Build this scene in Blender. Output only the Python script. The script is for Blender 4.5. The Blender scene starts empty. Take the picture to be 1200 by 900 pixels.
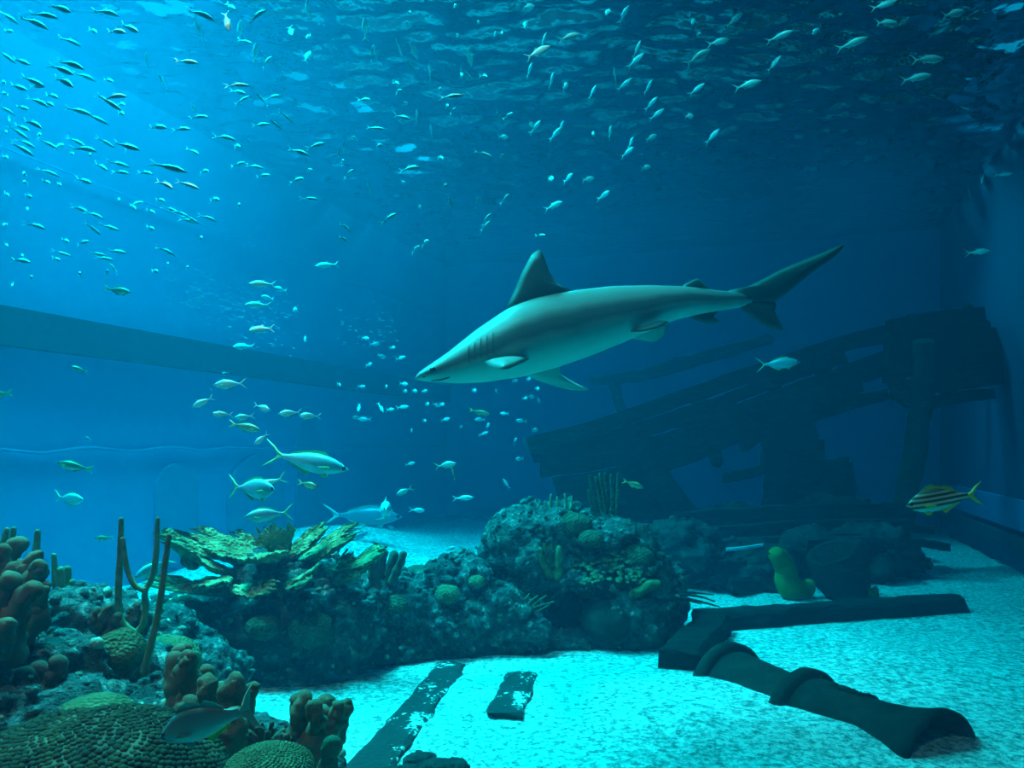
import bpy, bmesh, math, random
from math import sin, cos, pi, radians, sqrt, atan2
from mathutils import Vector, Matrix, noise
S = bpy.context.scene
C = S.collection
# ------------------------------------------------------------------ camera
F = 901.0; EYE = 1.5; HORIZON = 520.0
def P(px, py, d):
    """point at depth d (metres along +Y) that stands at this place of the photograph"""
    return Vector(((px-600)/F*d, d, EYE-(py-HORIZON)/F*d))
def G(px, py, z=0.0):
    """point on the sand (height z) at this place of the photograph"""
    d = (EYE-z)*F/(py-HORIZON)
    return Vector(((px-600)/F*d, d, z))
cd = bpy.data.cameras.new('camera'); cam = bpy.data.objects.new('camera', cd); C.objects.link(cam)
cam.location = (0, 0, EYE); cam.rotation_euler = (pi/2, 0, 0)
cd.sensor_width = 36; cd.lens = 36*F/1200; cd.shift_y = (HORIZON-450)/1200
cd.clip_start = .05; cd.clip_end = 200
S.camera = cam
# ------------------------------------------------------------------ world, lamps, exposure
w = bpy.data.worlds.new('world'); S.world = w; w.use_nodes = True
w.node_tree.nodes['Background'].inputs[0].default_value = (.02, .035, .04, 1)
w.node_tree.nodes['Background'].inputs[1].default_value = .35
def area(name, loc, target, sx, sy, power, col, spread=180):
    l = bpy.data.lights.new(name, 'AREA'); l.shape = 'RECTANGLE'; l.size = sx; l.size_y = sy
    l.energy = power; l.color = col; l.spread = radians(spread)
    o = bpy.data.objects.new(name, l); C.objects.link(o); o.location = loc
    o.rotation_euler = (Vector(target)-Vector(loc)).to_track_quat('-Z', 'Y').to_euler()
    return o
def spot(name, loc, target, power, col, angle=40, blend=.6, radius=.15):
    l = bpy.data.lights.new(name, 'SPOT'); l.energy = power; l.color = col
    l.spot_size = radians(angle); l.spot_blend = blend; l.shadow_soft_size = radius
    o = bpy.data.objects.new(name, l); C.objects.link(o); o.location = loc
    o.rotation_euler = (Vector(target)-Vector(loc)).to_track_quat('-Z', 'Y').to_euler()
    return o
# the skylight over the left half of the tank, an added light panel beyond it, lamps over the sand and the reef, and added fill spots
area('skylight', (-6.5, 7.4, 8.6), (-5.0, 7.0, 0), 4.5, 8.0, 4000, (.01, 1, .90), 80)
area('ripple_light_panel', (-2.7, 17.8, 9.6), (-3.4, 0, 6.0), 12.5, 7.6, 5600, (.01, 1, .95), 124)  # unseen panel, added so that the ripple facets show something bright
spot('sand_flood_lamp', (-1.2, 8.2, 8.2), (1.2, 4.4, 0), 1000, (.01, 1, .88), 47, .7, .2)
spot('reef_key_lamp', (-1.2, 5.6, 7.4), (-2.2, 3.5, .6), 1400, (.12, 1, .84), 34, .8, .15)
spot('reef_fill', (-2.6, 1.4, 6.0), (-1.6, 2.85, .5), 800, (1, .34, .15), 29, .9, .2)  # added fill: brings red to the near brown corals
spot('elkhorn_fill', (-2.0, 3.3, 6.2), (-1.6, 5.1, .85), 1600, (1, .45, .16), 15, .8, .15)  # added narrow warm fill for the elkhorn plates
spot('shark_fill', (-.9, 2.4, 6.3), (.25, 4.5, 2.1), 700, (.6, 1, .8), 34, .9, .2)  # added fill that brightens the shark
spot('pale_fish_fill', (.6, 3.0, 7.6), (1.3, 5.4, 4.2), 900, (.1, 1, .95), 60, .9, .2)  # spot added to brighten the pale fish near the surface
spot('front_fill', (1.3, .7, 5.0), (1.9, 3.4, 1.15), 220, (1, .70, .45), 20, .8, .1)  # small warm fill, added for the striped fish
spot('rear_fill', (4.4, 10.6, 8.0), (5.3, 9.4, 0), 1500, (.01, 1, .92), 52, .9, .2)  # added fill that lifts the sand at the back
S.view_settings.view_transform = 'Standard'; S.view_settings.look = 'None'
S.view_settings.gamma = 1; S.view_settings.exposure = 0.15; S.view_settings.use_curve_mapping = False
S.cycles.use_denoising = True; S.cycles.use_adaptive_sampling = False
S.cycles.max_bounces = 7; S.cycles.diffuse_bounces = 3; S.cycles.glossy_bounces = 3
S.cycles.transparent_max_bounces = 8; S.cycles.volume_bounces = 1
S.cycles.caustics_reflective = False; S.cycles.caustics_refractive = False
S.cycles.sample_clamp_indirect = 4
# ------------------------------------------------------------------ materials
MATS = {}
def new_mat(name):
    m = bpy.data.materials.new(name); m.use_nodes = True; MATS[name] = m
    nt = m.node_tree; b = nt.nodes['Principled BSDF']
    return m, nt, b
def N(nt, typ, **kw):
    n = nt.nodes.new(typ)
    for k, v in kw.items():
        if k in n.inputs: n.inputs[k].default_value = v
        else: setattr(n, k, v)
    return n
def ramp(nt, fac, stops):
    r = nt.nodes.new('ShaderNodeValToRGB'); e = r.color_ramp.elements
    e[0].position, e[0].color = stops[0][0], (*stops[0][1], 1)
    e[1].position, e[1].color = stops[-1][0], (*stops[-1][1], 1)
    for p, c in stops[1:-1]:
        x = e.new(p); x.color = (*c, 1)
    nt.links.new(fac, r.inputs[0]); return r.outputs[0]
def mottled(name, cols, scale=6, rough=.8, bump=.4, bscale=30, kind='noise', spec=.08, bdist=.02):
    """colour mottled over a noise, with a fine relief"""
    m, nt, b = new_mat(name); L = nt.links.new
    tc = N(nt, 'ShaderNodeTexCoord')
    n1 = N(nt, 'ShaderNodeTexNoise', Scale=scale, Detail=6.0, Roughness=.6); L(tc.outputs['Object'], n1.inputs['Vector'])
    k = len(cols)
    col = ramp(nt, n1.outputs['Fac'], [(.28+.44*i/(k-1), c) for i, c in enumerate(cols)])
    L(col, b.inputs['Base Color'])
    b.inputs['Roughness'].default_value = rough; b.inputs['Specular IOR Level'].default_value = spec
    if bump:
        if kind == 'cells':
            n2 = N(nt, 'ShaderNodeTexVoronoi', Scale=bscale); h = n2.outputs['Distance']
        else:
            n2 = N(nt, 'ShaderNodeTexNoise', Scale=bscale, Detail=5.0, Roughness=.65); h = n2.outputs['Fac']
        L(tc.outputs['Object'], n2.inputs['Vector'])
        bp = N(nt, 'ShaderNodeBump', Strength=bump, Distance=bdist); L(h, bp.inputs['Height']); L(bp.outputs[0], b.inputs['Normal'])
    return m
# ------------------------------------------------------------------ helpers
def link(name, me, mat=None, parent=None, smooth=True):
    o = bpy.data.objects.new(name, me); C.objects.link(o)
    if mat is not None: me.materials.append(MATS[mat] if isinstance(mat, str) else mat)
    if smooth: me.polygons.foreach_set('use_smooth', [True]*len(me.polygons))
    if parent is not None: o.parent = parent
    return o
def from_data(name, verts, faces, mat=None, parent=None, smooth=True):
    me = bpy.data.meshes.new(name); me.from_pydata([tuple(v) for v in verts], [], faces); me.update()
    return link(name, me, mat, parent, smooth)
def from_bm(name, bm, mat=None, parent=None, smooth=True):
    me = bpy.data.meshes.new(name); bmesh.ops.recalc_face_normals(bm, faces=bm.faces[:]); bm.to_mesh(me); bm.free()
    return link(name, me, mat, parent, smooth)
def tag(o, label, cat, group=None, kind=None):
    o['label'] = label; o['category'] = cat
    if group: o['group'] = group
    if kind: o['kind'] = kind
    return o
def thing(name, label, cat, loc=(0, 0, 0), group=None):
    o = bpy.data.objects.new(name, None); C.objects.link(o); o.location = loc; o.empty_display_size = .1
    return tag(o, label, cat, group)
def structure(o, label=None):
    o['kind'] = 'structure'
    if label: o['label'] = label
    return o
def box_bm(bm, c, sx, sy, sz, M=None):
    vs = []
    for dx in (-1, 1):
        for dy in (-1, 1):
            for dz in (-1, 1):
                p = Vector((c[0]+dx*sx/2, c[1]+dy*sy/2, c[2]+dz*sz/2))
                vs.append(bm.verts.new(M @ p if M else p))
    for f in ((0,1,3,2),(4,6,7,5),(0,4,5,1),(2,3,7,6),(0,2,6,4),(1,5,7,3)):
        bm.faces.new([vs[i] for i in f])
    return vs
def fbm(p, s, o=4, H=.9):
    return noise.fractal(Vector(p)*s, H, 2.1, o)
# ------------------------------------------------------------------ the tank
AX = Vector((.316, .949, 0)); RX = Vector((.949, -.316, 0))     # along and across the tank
LW = Vector((-4.5, 6.75, 0)); BACK = 12.2                         # a point of the left wall; depth of back wall along AX from the left wall's point
TOP = 5.2
def T(a, r, z): return LW+AX*a+RX*r+Vector((0, 0, z))            # tank coordinates: along, across, up
L_far = 9.85; W_r = 9.2
m, nt, b = new_mat('wall_paint'); L = nt.links.new
tc = N(nt, 'ShaderNodeTexCoord'); n1 = N(nt, 'ShaderNodeTexNoise', Scale=.7, Detail=4.0); L(tc.outputs['Object'], n1.inputs['Vector'])
L(ramp(nt, n1.outputs['Fac'], [(.3, (.0, .24, .46)), (.7, (.0, .28, .54))]), b.inputs['Base Color']); b.inputs['Roughness'].default_value = .7
m, nt, b = new_mat('frame_dark'); b.inputs['Base Color'].default_value = (.012, .05, .07, 1); b.inputs['Roughness'].default_value = .8
m, nt, b = new_mat('trim_blue'); b.inputs['Base Color'].default_value = (.02, .22, .42, 1); b.inputs['Roughness'].default_value = .6
m, nt, b = new_mat('highlight_pale'); b.inputs['Base Color'].default_value = (.25, .55, .62, 1); b.inputs['Roughness'].default_value = .6
def slab(name, a0, a1, r0, r1, z0, z1, mat):
    bm = bmesh.new()
    vs = [bm.verts.new(T(a, r, z)) for a in (a0, a1) for r in (r0, r1) for z in (z0, z1)]
    for f in ((0,1,3,2),(4,6,7,5),(0,4,5,1),(2,3,7,6),(0,2,6,4),(1,5,7,3)): bm.faces.new([vs[i] for i in f])
    return structure(from_bm(name, bm, mat, smooth=False))
slab('wall_left', -9, L_far+.3, -.3, 0, -.6, 7.2, 'wall_paint')
slab('wall_back', L_far, L_far+.3, 0, W_r, -.6, 7.2, 'wall_paint')
m, nt, b = new_mat('wall_paint_shaded'); b.inputs['Base Color'].default_value = (0, .085, .18, 1); b.inputs['Roughness'].default_value = .8  # darker copy of the wall paint: the right side's shade put into the colour
slab('wall_right', -12, L_far+.3, W_r, W_r+.3, -.6, 7.2, 'wall_paint_shaded')
# sand: one undulating sheet
m, nt, b = new_mat('sand'); L = nt.links.new
tc = N(nt, 'ShaderNodeTexCoord')
n1 = N(nt, 'ShaderNodeTexNoise', Scale=24.0, Detail=4.0, Roughness=.8); L(tc.outputs['Object'], n1.inputs['Vector'])
n3 = N(nt, 'ShaderNodeTexNoise', Scale=3.0, Detail=3.0); L(tc.outputs['Object'], n3.inputs['Vector'])
c1 = ramp(nt, n1.outputs['Fac'], [(.36, (.16, .16, .14)), (.47, (.46, .46, .41)), (.58, (.9, .89, .8))])
c3 = ramp(nt, n3.outputs['Fac'], [(.3, (.82, .82, .82)), (.7, (1, 1, 1))])
mx = N(nt, 'ShaderNodeMix', data_type='RGBA', blend_type='MULTIPLY'); mx.inputs[0].default_value = 1
L(c1, mx.inputs[6]); L(c3, mx.inputs[7]); L(mx.outputs[2], b.inputs['Base Color']); b.inputs['Roughness'].default_value = .95
bp = N(nt, 'ShaderNodeBump', Strength=.9, Distance=.02); L(n1.outputs['Fac'], bp.inputs['Height']); L(bp.outputs[0], b.inputs['Normal'])
def sand_z(x, y):
    h = .05*noise.noise(Vector((x*.55, y*.55, 3)))+.022*noise.noise(Vector((x*1.7, y*2.6, 7)))+.008*noise.noise(Vector((x*5, y*8, 1)))
    h += .35*math.exp(-((x+2.4)**2/2.2+(y-10.4)**2/3.5))          # drift behind the reef
    return h
def make_sand():
    x0, x1, y0, y1, nx, ny = -9, 12, 1.2, 17.5, 300, 260
    V = []; Fc = []
    for j in range(ny+1):
        t = j/ny; y = y0+(y1-y0)*(t**1.5)
        for i in range(nx+1):
            x = x0+(x1-x0)*i/nx
            V.append((x, y, sand_z(x, y)))
    for j in range(ny):
        for i in range(nx):
            a = j*(nx+1)+i; Fc.append((a, a+1, a+nx+2, a+nx+1))
    return structure(from_data('floor', V, Fc, 'sand'), 'pale sand bed of the tank')
make_sand()
# water: a clear blue body, and its rippled surface seen from below
m = bpy.data.materials.new('water_body'); m.use_nodes = True; MATS['water_body'] = m; nt = m.node_tree
nt.nodes.remove(nt.nodes['Principled BSDF']); out = nt.nodes['Material Output']
vs = N(nt, 'ShaderNodeVolumeScatter'); vs.inputs['Color'].default_value = (.03, .56, 1, 1); vs.inputs['Density'].default_value = .0185; vs.inputs['Anisotropy'].default_value = .45
va = N(nt, 'ShaderNodeVolumeAbsorption'); va.inputs['Color'].default_value = (0, .765, .89, 1); va.inputs['Density'].default_value = .25
ad = N(nt, 'ShaderNodeAddShader'); nt.links.new(vs.outputs[0], ad.inputs[0]); nt.links.new(va.outputs[0], ad.inputs[1]); nt.links.new(ad.outputs[0], out.inputs['Volume'])
bm = bmesh.new(); box_bm(bm, (1.5, 8.4, (TOP+.3-.9)/2), 26, 19.6, TOP+.3+.9)
structure(from_bm('water', bm, 'water_body', smooth=False), 'clear blue water filling the tank')
m = bpy.data.materials.new('water_surface'); m.use_nodes = True; MATS['water_surface'] = m; nt = m.node_tree; L = nt.links.new
nt.nodes.remove(nt.nodes['Principled BSDF']); out = nt.nodes['Material Output']
fr = N(nt, 'ShaderNodeFresnel', IOR=1.33); gl = N(nt, 'ShaderNodeBsdfGlossy', Roughness=.02); tr = N(nt, 'ShaderNodeBsdfTransparent')
tr.inputs[0].default_value = (.95, 1, 1, 1)
ms = N(nt, 'ShaderNodeMixShader'); L(fr.outputs[0], ms.inputs[0]); L(tr.outputs[0], ms.inputs[1]); L(gl.outputs[0], ms.inputs[2]); L(ms.outputs[0], out.inputs['Surface'])
tc = N(nt, 'ShaderNodeTexCoord'); nz = N(nt, 'ShaderNodeTexNoise', Scale=7.0, Detail=2.0, Roughness=.5); L(tc.outputs['Object'], nz.inputs['Vector'])
bp = N(nt, 'ShaderNodeBump', Strength=.5, Distance=.05); L(nz.outputs['Fac'], bp.inputs['Height']); L(bp.outputs[0], fr.inputs['Normal']); L(bp.outputs[0], gl.inputs['Normal'])
def wave(x, y):
    p = Vector((x, y, 0))
    return .055*noise.noise(Vector((x*1.3, y*2.0, 0)))+.046*noise.noise(Vector((x*3.1, y*5.2, 5)))+.018*noise.noise(Vector((x*6.5, y*10, 9)))
def make_surface():
    nx, ny = 440, 440; V = []; Fc = []
    for j in range(ny+1):
        for i in range(nx+1):
            x = -9+19*i/nx; y = 2+15.5*j/ny
            V.append((x, y, TOP+wave(x, y)))
    for j in range(ny):
        for i in range(nx):
            a = j*(nx+1)+i; Fc.append((a, a+1, a+nx+2, a+nx+1))
    return structure(from_data('water_surface', V, Fc, 'water_surface'), 'rippled water surface seen from below')
make_surface()
# hall above the water
m, nt, b = new_mat('hall_roof'); b.inputs['Base Color'].default_value = (.05, .05, .05, 1)
bm = bmesh.new(); box_bm(bm, (1.5, 8.4, 15), 34, 30, .3); structure(from_bm('ceiling', bm, 'hall_roof', smooth=False))
# windows and ledges of the walls
slab('trim_1', -4, L_far-.02, 0, .12, 2.36, 2.70, 'frame_dark')                      # dark beam along the left wall
slab('trim_2', -2, L_far, 9.1, W_r, .27, .42, 'frame_dark')                         # sill of the right wall
slab('window_1', 3.5, L_far-.6, 9.14, W_r+.05, .5, .85, 'trim_blue')
def wall_line(name, z, mat, r, wob=0., a0=-1.5, a1=9.8):
    pts = [T(a0+(a1-a0)*i/60, .03, z+wob*noise.noise(Vector((i*.35, 1, 2)))) for i in range(61)]
    V = []; Fc = []
    for p in pts:
        for k in range(6): V.append(p+RX*r*cos(k*pi/3)+Vector((0, 0, r*sin(k*pi/3))))
    for i in range(60):
        for k in range(6): a = i*6+k; b_ = i*6+(k+1) % 6; Fc.append((a, b_, b_+6, a+6))
    return structure(from_data(name, V, Fc, mat))
wall_line('trim_3', 4.1, 'trim_blue', .006)
wall_line('reflection_line', 1.44, 'trim_blue', .016, .04)  # wavy reflection on the wall, put in as a thin tube
m, nt, b = new_mat('arch_blue'); b.inputs['Base Color'].default_value = (.01, .21, .37, 1); b.inputs['Roughness'].default_value = .5
def arch(name, a0, a1, z0, z1):
    r = (a1-a0)/2; out = [(a0, z0), (a1, z0)]+[((a0+a1)/2+r*cos(k*pi/16), z1-r+r*sin(k*pi/16)) for k in range(17)]
    bm = bmesh.new(); f0 = [bm.verts.new(T(a, .04, z)) for a, z in out]; f1 = [bm.verts.new(T(a, -.05, z)) for a, z in out]; n = len(out)
    bm.faces.new(f0); bm.faces.new(f1[::-1])
    for k in range(n): bm.faces.new((f0[k], f1[k], f1[(k+1) % n], f0[(k+1) % n]))
    return structure(from_bm(name, bm, 'arch_blue', smooth=False))
arch('arch_panel_1', 1.78, 2.44, .2, 1.28); arch('arch_panel_2', 2.98, 4.13, .2, 1.36); arch('arch_panel_3', 4.44, 5.09, .2, 1.78)  # arched panels tinted close to the wall paint
# ------------------------------------------------------------------ materials of the things
mottled('reef_rock', [(.02, .035, .035), (.07, .10, .095), (.13, .17, .15), (.66, .72, .62)], 13, .9, 1.0, 26, bdist=.09)
mottled('pale_rock', [(.03, .05, .05), (.08, .11, .105), (.17, .22, .21), (.7, .76, .68)], 15, .9, 1.0, 26, bdist=.09)
mottled('dark_rock', [(.012, .02, .018), (.035, .045, .04), (.08, .09, .075)], 6, .9, .9, 30, bdist=.03)
mottled('crust', [(.04, .06, .05), (.22, .26, .20), (.75, .8, .64)], 9, .9, .6, 40)
mottled('finger_coral', [(.16, .085, .055), (.27, .15, .095), (.40, .25, .16)], 9, .95, .55, 130, bdist=.008)
mottled('dark_finger_coral', [(.10, .055, .04), (.18, .10, .07), (.27, .17, .11)], 9, .95, .5, 120, bdist=.008)
mottled('olive_coral', [(.10, .10, .045), (.25, .22, .10), (.44, .39, .20)], 9, .85, .9, 55, 'cells', bdist=.012)
mottled('green_dome', [(.035, .045, .03), (.065, .08, .045), (.10, .12, .07)], 5, .9, .9, 55, 'cells', bdist=.015)
mottled('yellow_dome', [(.08, .08, .04), (.15, .145, .07), (.24, .225, .12)], 8, .9, .9, 70, 'cells', bdist=.012)
mottled('polyp_brown', [(.030, .018, .010), (.065, .042, .022), (.13, .09, .045)], 9, .8, .3, 60)
mottled('polyp_olive', [(.09, .08, .04), (.17, .15, .075), (.27, .235, .12)], 9, .8, .3, 60)
mottled('sea_rod', [(.10, .15, .08), (.20, .27, .15), (.34, .42, .25)], 14, .95, .6, 160, bdist=.006)
mottled('sea_rod_tan', [(.16, .13, .06), (.28, .23, .11), (.38, .32, .16)], 14, .95, .6, 160, bdist=.006)
mottled('sponge_yellow', [(.07, .075, .03), (.13, .125, .05), (.24, .22, .10)], 14, .9, .5, 70)
mottled('black_branch', [(.015, .02, .02), (.03, .035, .03)], 14, .9, .5, 70)
mottled('eel_skin', [(.08, .13, .02), (.13, .19, .03), (.2, .27, .05)], 7, .6, .2, 60)
mottled('iron', [(.008, .010, .008), (.014, .019, .015), (.028, .034, .027)], 7, .85, .5, 40, bdist=.012)
def wood(name, cols, sx=2, sy=26):
    m, nt, b = new_mat(name); L = nt.links.new
    tc = N(nt, 'ShaderNodeTexCoord'); mp = N(nt, 'ShaderNodeMapping'); mp.inputs['Scale'].default_value = (sx, sy, sy)
    L(tc.outputs['Object'], mp.inputs['Vector'])
    n1 = N(nt, 'ShaderNodeTexNoise', Scale=1.0, Detail=5.0, Roughness=.6); L(mp.outputs[0], n1.inputs['Vector'])
    n2 = N(nt, 'ShaderNodeTexNoise', Scale=9.0, Detail=4.0); L(tc.outputs['Object'], n2.inputs['Vector'])
    c = ramp(nt, n1.outputs['Fac'], [(.3, cols[0]), (.55, cols[1]), (.75, cols[2])]); L(c, b.inputs['Base Color'])
    mul = N(nt, 'ShaderNodeMath', operation='ADD'); L(n1.outputs['Fac'], mul.inputs[0]); L(n2.outputs['Fac'], mul.inputs[1])
    bp = N(nt, 'ShaderNodeBump', Strength=.8, Distance=.03); L(mul.outputs[0], bp.inputs['Height']); L(bp.outputs[0], b.inputs['Normal'])
    b.inputs['Roughness'].default_value = .95; b.inputs['Specular IOR Level'].default_value = .1
wood('wreck_wood', [(.010, .014, .012), (.022, .028, .023), (.05, .058, .046)])
wood('sunk_wood', [(.005, .007, .006), (.012, .014, .012), (.03, .034, .028)])
wood('post_wood', [(.022, .03, .02), (.045, .055, .033), (.07, .08, .045)])
# sandy wood: sand lies over it in patches
m, nt, b = new_mat('sandy_wood'); L = nt.links.new
tc = N(nt, 'ShaderNodeTexCoord')
n1 = N(nt, 'ShaderNodeTexNoise', Scale=3.2, Detail=6.0, Roughness=.7); L(tc.outputs['Object'], n1.inputs['Vector'])
n2 = N(nt, 'ShaderNodeTexNoise', Scale=30.0, Detail=3.0, Roughness=.7); L(tc.outputs['Object'], n2.inputs['Vector'])
n4 = N(nt, 'ShaderNodeMath', operation='MULTIPLY_ADD'); n4.inputs[1].default_value = .55; L(n2.outputs['Fac'], n4.inputs[0]); L(n1.outputs['Fac'], n4.inputs[2])
c = ramp(nt, n4.outputs[0], [(.80, (.014, .022, .02)), (.86, (.04, .05, .04)), (.875, (.62, .62, .55)), (.95, (.75, .74, .66))])
L(c, b.inputs['Base Color']); b.inputs['Roughness'].default_value = .95
bp = N(nt, 'ShaderNodeBump', Strength=.8, Distance=.02); L(n2.outputs['Fac'], bp.inputs['Height']); L(bp.outputs[0], b.inputs['Normal'])
# ------------------------------------------------------------------ shape builders
def smooth_path(pts, n):
    """Catmull-Rom through the points"""
    pts = [Vector(p) for p in pts]
    if len(pts) == 2: return [pts[0].lerp(pts[1], i/n) for i in range(n+1)]
    e = [2*pts[0]-pts[1]]+pts+[2*pts[-1]-pts[-2]]; out = []
    for i in range(n+1):
        t = i/n*(len(pts)-1); k = min(int(t), len(pts)-2); u = t-k
        a, b, c, d = e[k], e[k+1], e[k+2], e[k+3]
        out.append(.5*((2*b)+(c-a)*u+(2*a-5*b+4*c-d)*u*u+(3*b-a-3*c+d)*u**3))
    return out
def interp(vals, t):
    t = t*(len(vals)-1); k = min(int(t), len(vals)-2); return vals[k]+(vals[k+1]-vals[k])*(t-k)
def tube_data(pts, radii, seg=10, n=14, lump=0., seed=0, cap=True, lscale=None, flat=1.):
    """a limb with a rounded end; lump makes it knobby"""
    path = smooth_path(pts, n); V = []; Fc = []
    r0 = sum(radii)/len(radii); ls = lscale or 1/(r0*1.9)
    up = Vector((.13, .21, .97)); rings = []
    tang = [(path[min(i+1, n)]-path[max(i-1, 0)]).normalized() for i in range(n+1)]
    for i in range(n+1): rings.append((path[i], interp(radii, i/n), tang[i]))
    if cap:
        p, r, t = rings[-1]
        for a in (.35, .7, .92): rings.append((p+t*r*a, r*sqrt(1-a*a), t))
    x = tang[0].orthogonal().normalized()
    for p, r, t in rings:
        x = (x-t*x.dot(t)).normalized(); y = t.cross(x)
        for k in range(seg):
            a = 2*pi*k/seg; dv = x*cos(a)+y*sin(a)*flat; q = p+dv*r
            if lump: q += dv*r*lump*(noise.noise(q*ls+Vector((seed*3.1, seed, 0)))*1.3+.55*noise.noise(q*ls*2.3))
            V.append(q)
    m = len(rings)
    for i in range(m-1):
        for k in range(seg):
            a = i*seg+k; b = i*seg+(k+1) % seg; Fc.append((a, b, b+seg, a+seg))
    V.append(rings[-1][0]+rings[-1][2]*rings[-1][1]*.25); e = len(V)-1
    for k in range(seg): Fc.append(((m-1)*seg+k, (m-1)*seg+(k+1) % seg, e))
    V.append(rings[0][0]); e = len(V)-1
    for k in range(seg): Fc.append((k, e, (k+1) % seg))
    return V, Fc
def tube(name, pts, radii, mat, parent=None, **kw):
    return from_data(name, *tube_data(pts, radii, **kw), mat, parent)
def joined(name, datas, mat, parent=None):
    V = []; Fc = []
    for v, f in datas:
        o = len(V); V += v; Fc += [tuple(i+o for i in g) for g in f]
    return from_data(name, V, Fc, mat, parent)
_ICO = {}
def ico(sub):
    if sub not in _ICO:
        bm = bmesh.new(); bmesh.ops.create_icosphere(bm, subdivisions=sub, radius=1)
        _ICO[sub] = ([v.co.copy() for v in bm.verts], [tuple(v.index for v in f.verts) for f in bm.faces]); bm.free()
    return _ICO[sub]
def rock_data(c, r, seed, sub=5, amp=.34, rough=1., cut=0.):
    """a craggy boulder: ridges, knobs and pits"""
    c = Vector(c); V0, Fc = ico(sub); V = []; s = Vector((seed*7.3, seed*3.7, seed*1.9))
    for v in V0:
        d = .55*noise.noise(v*1.1+s)+.36*noise.noise(v*2.3+s)
        q = v*3.4+s; d += rough*.34*(.5-abs(noise.noise(q)))
        w_ = noise.voronoi(v*4.2+s)[0]; d += rough*.30*(.35-w_[0])
        d += rough*.14*noise.noise(v*9+s)+rough*.08*noise.noise(v*19+s)
        k = 1+amp*d
        V.append(Vector((c.x+v.x*r[0]*k, c.y+v.y*r[1]*k, c.z+v.z*r[2]*k)))
    return V, Fc
def rock(parent, c, r, seed, mat='reef_rock', sub=5, amp=.42, rough=1., name='rock'):
    V, Fc = rock_data(c, r, seed, sub, amp, rough)
    return from_data(name, V, Fc, mat, parent)
def blob_data(c, r, nrm, flat, seed, sub=1):
    V0, Fc = ico(sub); n = Vector(nrm).normalized(); x = n.orthogonal().normalized(); y = n.cross(x); V = []
    for v in V0:
        k = 1+.5*noise.noise(v*1.7+Vector((seed*1.3, seed*.7, seed)))
        V.append(Vector(c)+(x*v.x+y*v.y)*r*k+n*v.z*r*flat*k)
    return V, Fc
def encrust(parent, rocks, n, rmin, rmax, mat, seed, up=-.2, flat=(.5, 1.1), name='encrusting_growth', facing=True):
    """small knobs and plates grown over the rocks, too many to count"""
    R = random.Random(seed); D = []
    pool = [(o, v) for o in rocks for v in o.data.vertices if v.normal.z > up and (not facing or v.normal.y < .45)]
    for k in range(n):
        o, v = R.choice(pool)
        nr = (v.normal+Vector((R.uniform(-.5, .5), R.uniform(-.5, .5), R.uniform(-.2, .6)))).normalized()
        D.append(blob_data(v.co, rmin+(rmax-rmin)*R.random()**2.2, nr, R.uniform(*flat), R.random()*50))
    o = joined(name, D, mat, parent); o['kind'] = 'stuff'; return o
def dome(label, c, r, mat, seed, cat='coral', name='dome_coral', rz=None, sub=4, amp=.10, group=None):
    """a rounded coral head, grooved all over"""
    V0, Fc = ico(sub); rz = rz or r*.8; s = Vector((seed*4.1, seed, seed*2.3)); c = Vector(c)
    V = []
    for v in V0:
        k = 1+amp*noise.noise(v*1.5+s)+.05*(.4-abs(noise.noise(v*7+s)))
        V.append(Vector((v.x*r*k, v.y*r*k, v.z*rz*k)))
    o = from_data(name, V, Fc, mat); o.location = c
    return tag(o, label, cat, group)
def blade_data(base, tip, wd, up=(0, -.5, 1), th=.028, seed=0, curl=.12, w0=.28, fingers=.22, ni=22, nj=12):
    """a flat antler plate that widens to a ragged end"""
    base = Vector(base); tip = Vector(tip); u = tip-base; Ln = u.length; u.normalize(); up = Vector(up)
    v = u.cross(up)
    if v.length < .05: v = u.cross(Vector((0, 1, .2)))
    v.normalize(); n = v.cross(u).normalized(); R = random.Random(seed)
    ext = [1+fingers*R.uniform(-1, .9) for j in range(nj+1)]
    top = []; bot = []
    for i in range(ni+1):
        t = i/ni; w_ = wd*(w0+(1-w0)*min(1, t*1.15)**.8)
        if t > .8: w_ *= 1-.22*((t-.8)/.2)**2
        for j in range(nj+1):
            s = j/nj*2-1; L_ = Ln*(1+(ext[j]-1)*t**3)*(1-.10*s*s*t)
            q = base+u*L_*t+v*w_*s*.5*(1+.22*noise.noise(Vector((t*7, seed*3.3, s)))+.06*noise.noise(Vector((t*19, seed*3.3, s))))
            h = curl*Ln*(t*t)-.06*wd*(1-s*s)*.6+.016*noise.noise(Vector((t*5+seed, s*2.4, seed)))+.012*noise.noise(Vector((t*15+seed, s*9, seed)))
            edge = 1-.75*max(abs(s)**4, (t**8))
            q = q+n*h; top.append(q+n*th*.5*edge); bot.append(q-n*th*(.5+.9*(1-t))*edge)
    m = nj+1; V = top+bot; K = len(top); Fc = []
    for i in range(ni):
        for j in range(nj):
            a = i*m+j; Fc.append((a, a+m, a+m+1, a+1)); Fc.append((K+a, K+a+1, K+a+m+1, K+a+m))
    def rim(a, b): Fc.append((a, b, K+b, K+a))
    for j in range(nj): rim(j+1, j); rim(ni*m+j, ni*m+j+1)
    for i in range(ni): rim(i*m, (i+1)*m); rim((i+1)*m+nj, i*m+nj)
    return V, Fc
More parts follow.
